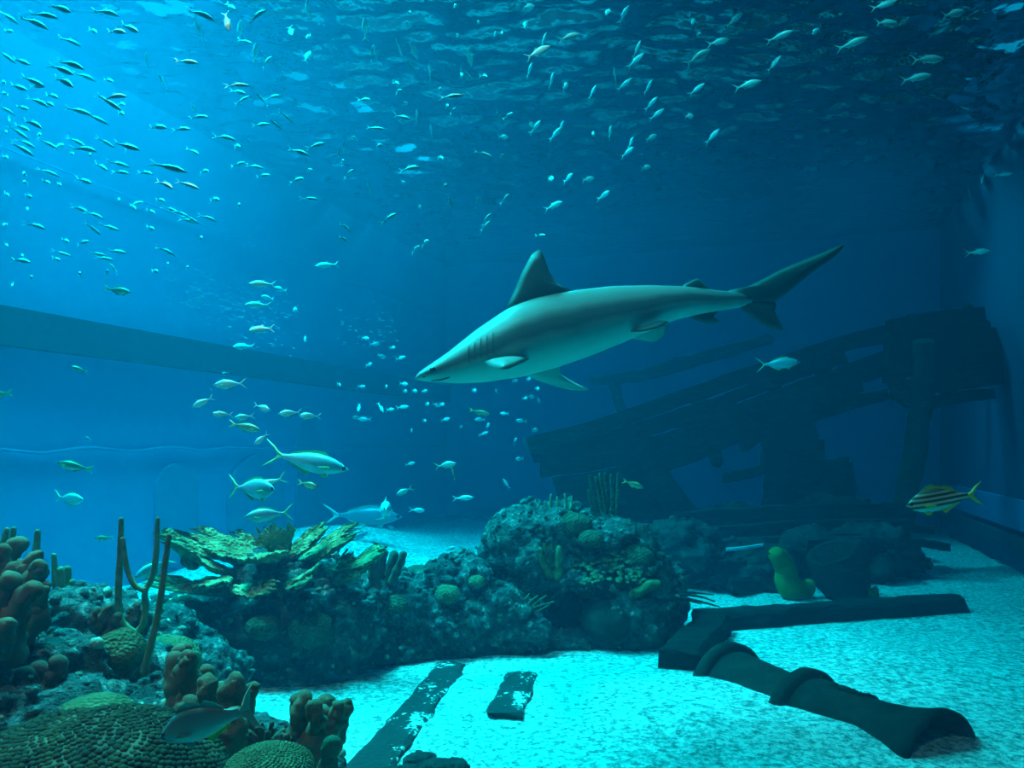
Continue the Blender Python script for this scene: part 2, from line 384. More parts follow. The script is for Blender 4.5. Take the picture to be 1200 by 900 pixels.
def clump(label, limbs, mat, d0, group=None, name='finger_coral', cat='coral', lump=.26, seg=18, n=26, seed=0, part='branch', knobs=0):
    """stubby lobed branches that share a foot; each limb: pixel path, pixel radii, depth offset"""
    x, y = limbs[0][0][0]; root = thing(name, label, cat, P(x, y, d0), group); root.rotation_euler = (0, 0, 0)
    for k, (path, radii, off) in enumerate(limbs):
        pts = [P(px, py, d0+off)-root.location for px, py in path]
        rs = [r*(d0+off)/F for r in radii]; D = [tube_data(pts, rs, seg=seg, n=n, lump=lump, seed=seed+k*1.7)]
        if knobs:
            R = random.Random(k*7+int(x)); path = smooth_path(pts, 20)
            for _ in range(knobs):
                t = R.uniform(.25, 1.0); q = path[int(t*20)]; r = interp(rs, t); a = R.uniform(0, 2*pi)
                D.append(blob_data(q+Vector((cos(a)*r*.62, -abs(sin(a))*r*.5, R.uniform(-.2, .5)*r)), r*R.uniform(.42, .66), (cos(a)*.4, -.2, 1), R.uniform(1.0, 1.5), R.random()*40, 2))
        joined(part, D, mat, root)
    return root
# ------------------------------------------------------------------ reef: four outcrops of craggy rock
def outcrop(label, spots, mats, loc, sub=5, amp=.5):
    root = thing('reef_outcrop', label, 'reef', loc); out = []
    for k, (px, py, d, rx, ry, rz) in enumerate(spots):
        c = P(px, py, d)-root.location
        o = rock(root, c, (rx, ry, rz), k+len(spots)*1.37+loc[0], mats[k % len(mats)], sub, amp); out.append(o)
    return root, out
# near left outcrop
lo, lr = outcrop('large craggy reef outcrop of pale and dark boulders under the brown finger corals', [
    (95, 745, 3.55, .24, .26, .22), (20, 770, 3.4, .30, .3, .26), (70, 800, 3.1, .26, .22, .2), (140, 810, 3.3, .24, .2, .2),
    (200, 850, 3.15, .28, .25, .2), (110, 860, 2.95, .35, .3, .2), (255, 900, 3.0, .3, .3, .17), (25, 870, 2.75, .3, .25, .25),
    (175, 765, 4.1, .3, .3, .22), (235, 800, 4.0, .25, .28, .22), (150, 790, 3.75, .2, .2, .2), (330, 925, 2.95, .22, .2, .14)],
    ['pale_rock', 'pale_rock', 'reef_rock'], (-1.7, 3.3, 0))
encrust(lo, lr, 900, .008, .035, 'pale_rock', 5)
encrust(lo, lr, 400, .008, .03, 'crust', 6)
# rock under the elkhorn coral
eo, er = outcrop('tall dark reef rock that carries the elkhorn coral', [
    (325, 705, 5.25, .34, .36, .34), (300, 745, 5.1, .42, .4, .36), (370, 740, 5.15, .40, .36, .40), (255, 755, 5.05, .32, .34, .30),
    (350, 675, 5.3, .22, .24, .14), (400, 755, 5.3, .34, .3, .3), (215, 735, 4.95, .30, .3, .24), (380, 700, 5.4, .24, .26, .3), (340, 790, 5.0, .4, .25, .14), (225, 770, 4.6, .2, .2, .2)],
    ['reef_rock', 'dark_rock', 'reef_rock', 'pale_rock'], (-1.6, 5.2, 0))
encrust(eo, er, 1500, .01, .04, 'reef_rock', 7)
encrust(eo, er, 500, .008, .03, 'crust', 8)
# low ridge
ro, rr = outcrop('low rubble ridge of reef rock between the elkhorn rock and the cave', [
    (430, 730, 5.5, .34, .34, .34), (480, 725, 5.55, .32, .3, .30), (530, 700, 5.75, .30, .3, .30), (520, 735, 5.55, .30, .26, .22), (575, 725, 5.7, .30, .3, .26),
    (450, 700, 5.6, .22, .2, .16), (545, 672, 5.9, .16, .2, .14), (605, 740, 5.65, .24, .2, .15), (400, 745, 5.3, .22, .2, .22), (465, 760, 5.4, .3, .2, .12)],
    ['reef_rock', 'reef_rock', 'pale_rock'], (-.6, 5.6, 0))
encrust(ro, rr, 1500, .01, .045, 'reef_rock', 9)
encrust(ro, rr, 500, .008, .03, 'pale_rock', 10)
# big coral head with the cave
ho, hr = outcrop('big rounded reef head with a dark cave at its foot', [
    (622, 650, 6.1, .40, .40, .38), (690, 640, 6.3, .42, .44, .30), (740, 680, 6.2, .36, .40, .36), (700, 668, 6.1, .34, .3, .18),
    (612, 700, 5.95, .22, .24, .24), (735, 725, 5.95, .34, .32, .30), (650, 690, 6.7, .5, .3, .5), (665, 755, 5.85, .34, .2, .09),
    (655, 676, 5.95, .34, .26, .085), (775, 700, 6.3, .2, .3, .3), (660, 605, 6.5, .2, .2, .12), (770, 740, 6.1, .16, .2, .16)],
    ['reef_rock', 'reef_rock', 'dark_rock', 'pale_rock'], (.6, 6.1, 0))
encrust(ho, [o for k, o in enumerate(hr) if k != 6], 1700, .01, .045, 'reef_rock', 11)
encrust(ho, [hr[0], hr[3], hr[8], hr[10], hr[1]], 700, .008, .03, 'pale_rock', 12)
# lettuce coral: small ledges
lc = thing('lettuce_coral', 'patch of small overlapping pale ledges of lettuce coral on the reef head', 'coral', P(705, 668, 5.85)); R = random.Random(4)
for k in range(150):
    px = R.uniform(660, 760); py = 640+R.uniform(0, 42)+.06*abs(px-710); d = 5.60+.35*(1-(py-638)/48)+.15*((px-705)/55)**2
    o = from_data('ledge', *blob_data((0, 0, 0), R.uniform(.018, .034), (R.uniform(-.25, .25), -.35, 1), .32, k, 1), 'yellow_dome', lc); o.location = P(px, py, d)-lc.location
# tube sponge
clump('yellow tube sponge of three pipes standing before the lettuce coral', [
    ([(648, 680), (640, 660), (636, 640)], [5, 5, 4.4], 0), ([(650, 680), (645, 655), (645, 637)], [6, 5, 4.5], .05), ([(653, 680), (655, 660), (655, 643)], [5, 4.6, 4], -.04),
    ([(645, 678), (634, 655), (633, 644)], [4, 3.4, 3], -.08)], 'sponge_yellow', 5.75, name='tube_sponge', cat='sponge', lump=.3, part='pipe')
# coral domes
dome('round green coral dome low on the outcrop below the candelabra sea rod', P(138, 768, 3.2), .115, 'yellow_dome', 1, rz=.11)
dome('broad tan coral dome behind the foot of the long leaning sea rod', P(195, 775, 3.5), .15, 'yellow_dome', 2, rz=.11)
dome('grey-brown boulder coral at the edge of the elkhorn rock', P(213, 728, 4.75), .15, 'green_dome', 3, rz=.15)
dome('faint round coral on the dark face of the elkhorn rock', P(308, 735, 4.72), .10, 'green_dome', 4)
dome('wide ribbed coral dome set in the shaded side of the elkhorn rock', P(365, 738, 4.80), .14, 'green_dome', 5)
dome('low wide green dome on top of the rubble ridge', P(492, 678, 5.72), .16, 'green_dome', 6, rz=.10)
dome('yellow-green round coral in front of the rubble ridge', P(525, 697, 5.40), .09, 'yellow_dome', 7)
dome('small yellow-green coral knob beside the round coral of the ridge', P(559, 682, 5.50), .062, 'yellow_dome', 8)
dome('broad dark green dome on the summit of the reef head', P(665, 617, 6.0), .19, 'green_dome', 9, rz=.12)
dome('smooth green dome between the summit and the lettuce coral', P(692, 632, 5.82), .10, 'green_dome', 10, rz=.07)
dome('dim wide green dome beneath the wreck at the back of the reef head', P(745, 655, 5.98), .14, 'green_dome', 11)
dome('small dark dome coral growing on the ridge under the pillar corals', P(462, 712, 5.32), .11, 'green_dome', 12, rz=.09)
dome('rounded dark green coral at the left foot of the reef head', P(590, 655, 5.95), .10, 'green_dome', 13)
dome('wide dim coral boulder to the right of the cave mouth', P(712, 728, 5.75), .19, 'dark_rock', 14, rz=.17)
# elkhorn coral: antler plates
ek = thing('elkhorn_coral', 'spreading olive elkhorn coral with flat antler plates on the dark rock', 'coral', P(330, 660, 5.2))
def blade(b, t, wpx, d0, d1, seed, curl=.12, up=(0, -.85, 1), **kw):
    V, Fc = blade_data(P(*b, d0)-ek.location, P(*t, d1)-ek.location, wpx*d1/F, up, seed=seed, curl=curl, **kw)
    return from_data('plate', V, Fc, 'olive_coral', ek)
blade((312, 650), (228, 632), 46, 5.2, 4.9, 1, .05)
blade((300, 660), (186, 634), 34, 5.2, 4.7, 2, .10)
blade((318, 652), (272, 634), 40, 5.3, 5.2, 3, .05)
blade((280, 672), (196, 650), 30, 5.1, 4.6, 4, .12)
blade((285, 694), (186, 684), 32, 5.0, 4.55, 5, .02)
blade((232, 664), (212, 648), 30, 4.8, 4.7, 21, .05)
blade((315, 648), (308, 660), 60, 5.1, 4.72, 6, .12, w0=.5)
blade((258, 676), (236, 690), 58, 4.95, 4.6, 7, .05, w0=.5)
blade((272, 690), (320, 692), 34, 4.85, 4.7, 8, .05)
blade((330, 655), (304, 622), 40, 5.3, 5.3, 9, .1, (0, -1, .35))
blade((331, 655), (322, 618), 44, 5.15, 5.1, 10, .0, (.1, -1, .2))
blade((335, 650), (378, 621), 24, 5.3, 5.35, 11, .05, (-.2, -.9, .5))
blade((338, 652), (384, 620), 34, 5.2, 5.0, 12, .06)
blade((352, 655), (414, 625), 46, 5.25, 5.0, 13, .05)
blade((356, 656), (415, 636), 26, 5.2, 4.85, 14, .08)
blade((384, 680), (412, 654), 26, 5.2, 5.1, 15, .05, (-.3, -.8, .5))
blade((384, 682), (452, 646), 40, 5.15, 4.9, 16, .05)
blade((386, 684), (435, 664), 24, 5.1, 4.8, 17, .02)
blade((400, 668), (450, 650), 30, 5.1, 4.75, 18, .04)
blade((345, 682), (364, 672), 40, 5.0, 4.7, 19, .04)
blade((335, 684), (358, 682), 34, 4.95, 4.66, 20, .02)
tube('stem', [P(330, 700, 5.25)-ek.location, P(328, 676, 5.25)-ek.location, P(331, 650, 5.25)-ek.location], [.2, .15, .08], 'olive_coral', ek, lump=.4, seg=16)
tube('stem', [P(392, 705, 5.2)-ek.location, P(388, 690, 5.18)-ek.location, P(386, 676, 5.15)-ek.location], [.1, .08, .06], 'olive_coral', ek, lump=.4, seg=14)
# small brown coral tufts, pillar corals, sea rods
clump('dark pillar coral of two thick fingers at the crest of the ridge', [([(440, 690), (438, 665), (436, 652)], [7, 7, 7], 0), ([(443, 688), (447, 665), (450, 648)], [6, 6, 5], .1)],
      'dark_finger_coral', 5.35, name='pillar_coral')
clump('forked pillar coral with pale tips beside the elkhorn plates', [([(456, 685), (459, 664), (462, 650)], [6, 6, 5.4], 0), ([(458, 684), (467, 664), (473, 650)], [5, 5, 4.5], -.05)],
      'dark_finger_coral', 5.4, name='pillar_coral')
clump('tall brown finger coral at the edge of the picture behind the pale boulders', [
    ([(0, 775), (10, 735), (22, 712), (40, 692)], [20, 18, 14, 11], -.1), ([(12, 770), (32, 735), (45, 705), (52, 694)], [18, 15, 12, 8], .05),
    ([(-5, 745), (8, 700), (24, 672), (44, 652)], [18, 16, 15, 9], .2), ([(10, 720), (30, 690), (42, 672), (45, 664)], [15, 13, 11, 9], .15),
    ([(-10, 700), (2, 670), (14, 650), (24, 638)], [18, 15, 12, 9], .3), ([(-8, 690), (0, 660), (4, 645)], [14, 11, 9], .2), ([(-12, 740), (0, 715), (6, 690), (12, 680)], [16, 15, 12, 10], -.1),
    ([(15, 700), (32, 672), (41, 655)], [13, 11, 8], .3), ([(28, 730), (46, 700), (54, 688)], [11, 9, 7], .15), ([(-8, 765), (2, 745), (8, 733)], [15, 13, 10], -.2)],
      'finger_coral', 2.9, seed=3, lump=.55, knobs=5)
clump('short brown finger coral with blunt lobes in the shade of the pale boulders', [
    ([(35, 838), (30, 815), (28, 792)], [13, 12, 11], 0), ([(50, 840), (48, 805), (46, 785)], [13, 12, 11], .05), ([(62, 840), (66, 805), (67, 778)], [13, 12, 11], .03),
    ([(28, 838), (28, 824), (28, 818)], [7, 7, 6], -.1), ([(70, 838), (71, 824), (70, 818)], [7, 7, 6], -.1), ([(78, 835), (79, 815), (79, 806)], [7, 6, 6], .08), ([(86, 835), (86, 818), (85, 812)], [6, 5, 4], .1)],
      'dark_finger_coral', 2.75, seed=5, lump=.55, knobs=5)
clump('tall reddish-brown finger coral behind the grey snapper', [
    ([(218, 870), (210, 820), (206, 790), (205, 774)], [22, 15, 14, 11], 0), ([(222, 868), (222, 815), (220, 785), (219, 770)], [20, 13, 12, 9], -.05), ([(212, 800), (210, 775), (211, 762)], [11, 10, 7], .1), ([(208, 800), (214, 775), (217, 760)], [10, 9, 7], .12),
    ([(230, 860), (235, 825), (240, 800), (241, 785)], [16, 9, 9, 7], .15), ([(232, 870), (240, 830), (246, 805), (245, 797)], [20, 13, 11, 9], -.1), ([(225, 860), (222, 840), (222, 824)], [18, 13, 10], -.2),
    ([(255, 870), (265, 830), (272, 810), (276, 797)], [22, 14, 13, 10], .05), ([(250, 865), (256, 835), (258, 806)], [18, 10, 8], .12), ([(275, 850), (288, 825), (298, 806)], [15, 10, 7], .05), ([(268, 840), (281, 818), (296, 803)], [10, 9, 6], .12), ([(258, 890), (270, 860), (276, 840)], [22, 18, 12], -.15)],
      'finger_coral', 2.85, seed=8, lump=.55, knobs=5)
clump('stout brown finger coral at the edge of the bright sand', [
    ([(352, 905), (347, 865), (349, 832), (354, 820)], [15, 11, 11, 10], .05), ([(350, 860), (351, 840), (357, 816)], [9, 9, 8], 0), ([(365, 905), (372, 870), (376, 840)], [22, 18, 14], 0),
    ([(370, 860), (371, 838), (370, 829)], [12, 11, 10], -.15), ([(378, 850), (381, 832), (382, 822)], [11, 11, 9], .08), ([(385, 860), (392, 840), (394, 829)], [12, 10, 8], 0), ([(382, 880), (398, 845), (404, 828)], [14, 11, 8], .1), ([(395, 850), (402, 833), (407, 824)], [8, 7, 6], .1), ([(380, 905), (388, 880), (389, 870)], [12, 11, 8], -.1)],
      'finger_coral', 2.75, seed=11, lump=.55, knobs=5)
clump('small dark finger coral among the boulders under the candelabra sea rod', [
    ([(112, 740), (112, 725), (115, 716)], [6, 6, 5], 0), ([(118, 740), (124, 724), (128, 713)], [6, 6, 6], 0), ([(125, 742), (135, 728), (138, 722)], [6, 6, 5], 0), ([(120, 745), (118, 735), (108, 722)], [5, 5, 4], .05), ([(135, 744), (142, 730), (146, 724)], [5, 5, 4], .1)],
      'dark_finger_coral', 3.22, seed=14, lump=.55, knobs=5)
clump('small dark finger coral behind the fork of the candelabra sea rod', [
    ([(150, 745), (152, 728), (153, 716)], [6, 6, 5], 0), ([(156, 745), (159, 725), (161, 710)], [6, 6, 5], .05), ([(160, 745), (166, 730), (168, 716)], [5, 5, 4], .05)],
      'dark_finger_coral', 3.45, seed=15, lump=.55, knobs=5)
clump('forked candelabra sea rod standing tall in front of the blue water', [
    ([(160, 742), (150, 736), (140, 722), (139, 690), (141, 650), (142, 609)], [4, 4.2, 4, 4, 4, 3], 0), ([(158, 745), (168, 730), (171, 712), (170, 692), (178, 678), (183, 650), (185, 608)], [4, 4, 4, 3.6, 3.6, 3.4, 2.6], 0),
    ([(170, 692), (158, 686), (150, 670), (146, 650), (144, 632)], [3.4, 3.4, 3.2, 3.2, 3], -.02)], 'sea_rod', 3.3, name='sea_rod', lump=.12, seg=10, n=30)
clump('long leaning tan sea rod with a blunt top in front of the elkhorn rock', [([(168, 792), (178, 750), (186, 715), (193, 665), (198, 628)], [4.4, 4.2, 4, 3.6, 3.2], 0)], 'sea_rod_tan', 3.1, name='sea_rod', lump=.12, seg=10, n=30)
clump('short bundle of thick grey-green sea rods behind the pale boulders', [
    ([(68, 712), (65, 680), (63, 651)], [4.4, 4, 3], 0), ([(74, 712), (72, 690), (71, 668)], [5, 5, 4.4], -.03), ([(80, 712), (79, 690), (79, 667)], [5, 5, 4.4], .05), ([(85, 710), (85, 695), (85, 682)], [4, 4, 3.6], .02)],
      'sea_rod', 3.7, name='sea_rod', lump=.12, seg=10)
clump('row of slim sea rods peeping above the tall brown finger coral', [([(0, 660), (5, 635), (8, 621)], [4, 4, 3], 0), ([(10, 660), (14, 635), (16, 620)], [4, 4, 3], .1), ([(40, 665), (43, 640), (44, 623)], [4, 4, 3], .05)],
      'sea_rod', 3.4, name='sea_rod', lump=.12, seg=8)
clump('tall green sea whips in front of the wreck bow', [([(705, 612), (697, 590), (691, 558)], [3, 2.8, 2], 0), ([(708, 612), (704, 590), (698, 560)], [3, 2.8, 2], .05), ([(712, 614), (709, 590), (703, 556)], [3, 2.8, 2], 0), ([(714, 614), (712, 590), (709, 555)], [3, 2.8, 2], .1),
    ([(718, 614), (718, 590), (716, 557)], [3, 2.6, 2], .05), ([(722, 614), (724, 585), (724, 556)], [2.6, 2.4, 2], 0), ([(703, 612), (694, 596), (690, 575)], [2.6, 2.4, 2], -.05)], 'green_dome', 6.3, name='sea_whip', lump=.1, seg=8)
clump('tuft of thin upright rods on the summit of the reef head', [([(645, 600), (645, 590), (646, 580)], [2, 1.8, 1.4], 0), ([(653, 600), (653, 590), (653, 583)], [2, 1.8, 1.4], 0), ([(662, 598), (663, 588), (662, 579)], [2, 1.8, 1.4], 0), ([(668, 598), (670, 590), (670, 582)], [2, 1.8, 1.4], .05), ([(637, 604), (637, 596), (639, 588)], [2, 1.8, 1.4], .05)],
      'sea_rod', 6.2, name='sea_rod', lump=.1, seg=6, n=8)
clump('pale thin branched gorgonian hanging in the mouth of the cave', [([(614, 723), (625, 712), (649, 705)], [1.6, 1.3, .8], 0), ([(616, 722), (630, 716), (645, 708)], [1.4, 1.2, .8], 0), ([(614, 722), (618, 708), (630, 698)], [1.5, 1.2, .8], 0), ([(613, 722), (612, 708), (620, 696)], [1.5, 1.2, .8], 0), ([(612, 720), (608, 706), (610, 698)], [1.5, 1.2, .8], 0), ([(618, 718), (628, 706), (640, 698)], [1.4, 1.1, .7], 0)],
      'sea_rod', 5.6, name='gorgonian', lump=.1, seg=6, n=8)
clump('black spiny branches sticking out over the sand beside the reef head', [([(782, 694), (805, 694), (836, 697)], [2.4, 1.8, .8], 0), ([(784, 690), (806, 688), (826, 690)], [2, 1.6, .8], .1), ([(786, 700), (812, 703), (843, 711)], [2.4, 1.8, .8], -.1), ([(790, 697), (815, 698), (838, 705)], [2, 1.4, .7], -.05), ([(790, 689), (812, 684), (830, 680)], [1.6, 1.3, .6], .2), ([(784, 703), (802, 703), (822, 708)], [1.8, 1.4, .7], 0)],
      'black_branch', 5.95, name='spiny_branches', cat='coral', lump=.3, seg=6, n=10)
clump('yellow sponge lying across the side of the reef head', [([(728, 702), (745, 695), (758, 688), (770, 684)], [4, 6, 6.5, 5], 0)], 'sponge_yellow', 5.7, name='sponge', cat='sponge', lump=.3, part='lobe')
# bushy little coral at the foot of the snapper's coral
bc = thing('bush_coral', 'small dark bushy coral with many stubby twigs between the finger corals', 'coral', P(308, 872, 2.8)); R = random.Random(6)
for k in range(26):
    a = -1.25+2.5*k/25+R.uniform(-.1, .1); r_ = R.uniform(22, 36)
    tx, ty = 308+r_*sin(a), 876-r_*.85*cos(a); mid = (308+(tx-308)*.5+R.uniform(-3, 3), 876+(ty-876)*.5)
    off = R.uniform(-.06, .1)
    tube('twig', [P(308, 878, 2.8)-bc.location, P(*mid, 2.8+off)-bc.location, P(tx, ty, 2.8+off*1.6)-bc.location], [.012, .011, .0085], 'dark_finger_coral', bc, lump=.4, seg=7, n=7, seed=k)
bc2 = thing('bush_coral', 'tiny dark bushy coral at the foot of the stout finger coral', 'coral', P(330, 876, 2.72))
for k in range(12):
    a = -1.1+2.2*k/11; tx, ty = 330+16*sin(a), 880-18*cos(a); off = R.uniform(-.04, .06)
    tube('twig', [P(330, 882, 2.72)-bc2.location, P((330+tx)/2, (880+ty)/2, 2.72+off)-bc2.location, P(tx, ty, 2.72+off)-bc2.location], [.011, .01, .008], 'dark_finger_coral', bc2, lump=.4, seg=7, n=6, seed=k)
# brain corals of beaded polyps in the nearest corner
def beaded(label, c, r, rz, n, bead, mat, seed, core):
    root = dome(label, c, r, core, seed, name='brain_coral', rz=rz, amp=.05); D = []; ga = pi*(3-sqrt(5))
    for k in range(n):
        z = 1-k/n*1.05; q = sqrt(max(0, 1-z*z)); v = Vector((q*cos(ga*k), q*sin(ga*k), z)); v = (v+Vector((noise.noise(v*11), noise.noise(v*11+Vector((5, 5, 5))), noise.noise(v*11+Vector((9, 1, 3)))))*bead/r*.55).normalized()
        if v.y > .5: continue
        s = Vector((seed*4.1, seed, seed*2.3)); kk = 1+.05*noise.noise(v*1.5+s)
        nr = Vector((v.x/r, v.y/r, v.z/rz)).normalized()
        D.append(blob_data((v.x*r*kk, v.y*r*kk, v.z*rz*kk), bead*(.9+.35*noise.noise(v*9)), nr, .75, k, 1))
    o = joined('polyps', D, mat, root); o['kind'] = 'stuff'; return root
beaded('great dark brain coral of beaded polyps in the nearest corner', P(105, 925, 2.45), .42, .225, 2100, .0155, 'polyp_brown', 2, 'dark_finger_coral')
dome('small bright olive brain coral dome on top of the great brain coral', P(112, 836, 2.62), .12, 'yellow_dome', 21, rz=.06, name='brain_coral')
beaded('low tan brain coral at the bottom edge beside the stout finger coral', P(316, 905, 2.5), .145, .085, 900, .0075, 'polyp_olive', 5, 'yellow_dome')
# ------------------------------------------------------------------ wreck
def plank_data(path, h0, h1, th, seed, n=18, ragged=.25, bow=(0, 1, 0), split=.0):
    """a bent board along a path; its height is vertical, ends are broken"""
    R = random.Random(seed); pts = smooth_path(path, n); V = []; Fc = []; th_v = Vector(bow).normalized()*th
    offs = [R.uniform(-1, 1)*ragged*.3 for _ in range(4)]
    for i, p in enumerate(pts):
        t = i/n; h = h0+(h1-h0)*t
        tg = (pts[min(i+1, n)]-pts[max(i-1, 0)]).normalized(); s = 0
        if i == 0: s = -1
        if i == n: s = 1
        up = Vector((0, 0, 1)); up = (up-tg*up.dot(tg)).normalized()
        e = noise.noise(Vector((t*9, seed*2.7, 0)))*ragged*.22+noise.noise(Vector((t*28, seed*2.7, 3)))*ragged*.12
        e2 = noise.noise(Vector((t*11, seed*2.7, 9)))*ragged*.30+noise.noise(Vector((t*30, seed*1.7, 5)))*ragged*.12
        for k, (sz, sy) in enumerate(((.5, -.5), (.5, .5), (-.5, .5), (-.5, -.5))):
            q = p+up*h*(sz+(e if sz > 0 else e2))+th_v*sy
            if s: q = q+tg*s*offs[k]*h*2
            V.append(q)
    for i in range(n):
        for k in range(4):
            a = i*4+k; b = i*4+(k+1) % 4; Fc.append((a, b, b+4, a+4))
    Fc.append((0, 3, 2, 1)); Fc.append((n*4, n*4+1, n*4+2, n*4+3))
    return V, Fc
def plank(name, parent, path, h0, h1, th, seed, mat='wreck_wood', **kw):
    o = from_data(name, *plank_data([p-parent.location if parent else p for p in path], h0, h1, th, seed, **kw), mat, parent, smooth=False)
    return o
wk = thing('shipwreck', 'dark broken wooden shipwreck leaning over the sand behind the reef', 'shipwreck', G(860, 690))
def dep(px): return 8.3+(px-615)/535*1.5       # the side of the hull runs away to the stern
def side(pts, off=0): return [P(x, y, dep(x)+off) for x, y in pts]
def px2m(h, x): return h*dep(x)/F
def strake(pts, h0, h1, seed, off=0, name='plank', th=.09, **kw):
    return plank(name, wk, side(pts, off), px2m(h0, pts[0][0]), px2m(h1, pts[-1][0]), th, seed, **kw)
strake([(617, 521), (700, 500), (800, 466), (900, 432), (1000, 400), (1105, 378)], 16, 20, 1, -.06, 'rail', .22, n=40)
strake([(622, 532), (700, 520), (770, 498), (862, 470)], 22, 22, 2)
strake([(852, 468), (920, 442), (990, 418)], 14, 16, 3, .02)
strake([(632, 550), (700, 540), (790, 515), (880, 482)], 20, 22, 4, .02)
strake([(866, 486), (960, 452), (1060, 418)], 24, 28, 5, .03)
strake([(650, 570), (720, 560), (790, 538), (862, 508)], 22, 24, 6, .05)
strake([(848, 510), (930, 478), (1010, 448)], 24, 22, 7, .06)
strake([(655, 592), (715, 584), (762, 572)], 24, 22, 8, .08)
strake([(664, 612), (720, 606), (770, 596)], 24, 22, 9, .1)
strake([(672, 634), (740, 630), (785, 622)], 24, 22, 10, .12)
strake([(690, 656), (750, 652), (806, 646)], 24, 22, 11, .13)
strake([(868, 522), (910, 500), (1000, 472), (1040, 462)], 18, 14, 12, .08)
# stem: the curved timber of the bow
for k, off in enumerate((0, .16)):
    tube('stem', [P(745, 508, dep(745)+.1+off), P(768, 555, 8.8+off), P(800, 600, 8.8+off), P(850, 632, 8.9+off), P(900, 650, 9+off)] if k == 0 else
         [P(730, 520, 8.9), P(750, 575, 8.95), P(788, 618, 8.95), P(850, 650, 9.0)], [.15, .16, .15, .14], 'wreck_wood', None, lump=.18, seg=8, n=26)
    o = bpy.context.scene.collection.objects[-1]; o.parent = wk; o.matrix_parent_inverse = Matrix.Translation(-wk.location)
# stern block: heavy boards
for k, (x0, y0, x1, y1, h) in enumerate(((1040, 388, 1150, 372, 24), (1036, 412, 1168, 396, 26), (1034, 436, 1182, 418, 26), (1048, 458, 1194, 438, 22), (1090, 472, 1160, 462, 14), (1060, 376, 1148, 368, 12))):
    strake([(x0, y0), ((x0+x1)/2, (y0+y1)/2-2), (x1, y1)], h, h*.9, 30+k, -.16+.05*(k % 3), 'stern_board', .16, ragged=.4)
for k, (x0, y0, x1, y1) in enumerate(((1130, 368, 1196, 440), (1110, 372, 1170, 462))):
    plank('stern_board', wk, [P(x0, y0, 9.9+.5*k), P((x0+x1)/2, (y0+y1)/2-6, 10.3), P(x1, y1, 10.6)], .3, .25, .12, 40+k)
for k, (x, y0, y1) in enumerate(((905, 430, 545), (960, 412, 470), (820, 470, 540))):
    tube('rib', [P(x, y0, dep(x)+.2), P(x+6, (y0+y1)/2, dep(x)+.35), P(x+20, y1, dep(x)+.3)], [.09, .1, .08], 'wreck_wood', None, lump=.2, seg=7, n=12)
    o = C.objects[-1]; o.parent = wk; o.matrix_parent_inverse = Matrix.Translation(-wk.location)
# inner bulk: broken bulkhead between the bow and the post
for k, (x0, y0, x1, y1, h, off) in enumerate(((892, 510, 955, 505, 26, .5), (895, 535, 965, 530, 28, .52), (900, 560, 990, 548, 26, .5), (896, 585, 1000, 575, 28, .46), (890, 608, 1005, 600, 26, .4), (960, 565, 1000, 560, 40, .6),
        (820, 618, 905, 622, 26, .6), (850, 560, 898, 548, 12, .7))):
    strake([(x0, y0), ((x0+x1)/2, (y0+y1)/2+1), (x1, y1)], h, h, 60+k, off-.4, 'bulkhead_board', .12, ragged=.4)
post = thing('wooden_post', 'thick greenish wooden post leaning under the stern of the wreck', 'post', G(1040, 640)); 
tube('shaft', [P(1082, 400, 9.2)-post.location, P(1080, 470, 9.1)-post.location, P(1066, 560, 9.05)-post.location, P(1050, 640, 9.0)-post.location], [.12, .125, .13, .13], 'post_wood', post, lump=.15, seg=12, n=24)
tube('cross_arm', [P(1076, 470, 9.15)-post.location, P(1062, 466, 9.2)-post.location, P(1048, 452, 9.25)-post.location], [.09, .1, .08], 'post_wood', post, lump=.2, seg=8, n=8)
# far rail of the other side
fr_ = thing('broken_mast', 'faint broken spar far behind the wreck rail', 'spar', P(740, 440, 11.2))
tube('spar', [P(692, 447, 11.2)-fr_.location, P(760, 438, 11.3)-fr_.location, P(820, 420, 11.4)-fr_.location, P(900, 398, 11.6)-fr_.location], [.07, .10, .10, .08], 'wreck_wood', fr_, lump=.2, seg=8, n=24)
tube('stay', [P(718, 445, 11.3)-fr_.location, P(724, 465, 11.3)-fr_.location, P(736, 500, 11.3)-fr_.location], [.10, .08, .07], 'wreck_wood', fr_, lump=.25, seg=7, n=10)
# timbers heaped under the wreck, each one loose
R = random.Random(12)
heap = [(790, 612, 1060, 600, 8.6, 24), (800, 630, 1065, 615, 8.4, 20), (815, 645, 1062, 628, 8.2, 20), (800, 655, 950, 648, 8.0, 16), (905, 662, 1075, 640, 8.1, 22), (835, 668, 905, 676, 7.75, 26), (855, 685, 900, 688, 7.6, 14),
        (1010, 650, 1074, 655, 8.2, 20), (1040, 632, 1108, 640, 9.1, 9), (1050, 618, 1092, 622, 9.6, 8), (940, 640, 1040, 636, 8.05, 16), (805, 672, 862, 682, 7.9, 12)]
names = ['long broken timber lying at the back of the heap', 'long split timber second from the back of the heap', 'long cracked timber across the middle of the heap', 'shorter timber with a pale edge above the mound', 'thick timber sloping up to the leaning post',
         'wide slumped board behind the eel', 'short board end at the foot of the mound', 'short thick timber beside the hollow stump', 'thin plank jutting out to the open sand below the post', 'small plank end sticking out behind the post', 'middle timber lying just behind the hollow stump', 'narrow board sliding down to the sand near the black branches']
for k, (x0, y0, x1, y1, d, h) in enumerate(heap):
    a, b = P(x0, y0, d), P(x1, y1, d+.25); c = (a+b)/2+Vector((0, 0, .02)); hm = h*d/F
    o = from_data('timber', *plank_data([a-c, Vector((0, 0, R.uniform(-.02, .03))), b-c], hm, hm*R.uniform(.7, 1.1), .22, 80+k, n=20, ragged=.5), 'wreck_wood', None, smooth=False)
    o.location = c; tag(o, 'dark '+names[k], 'timber')
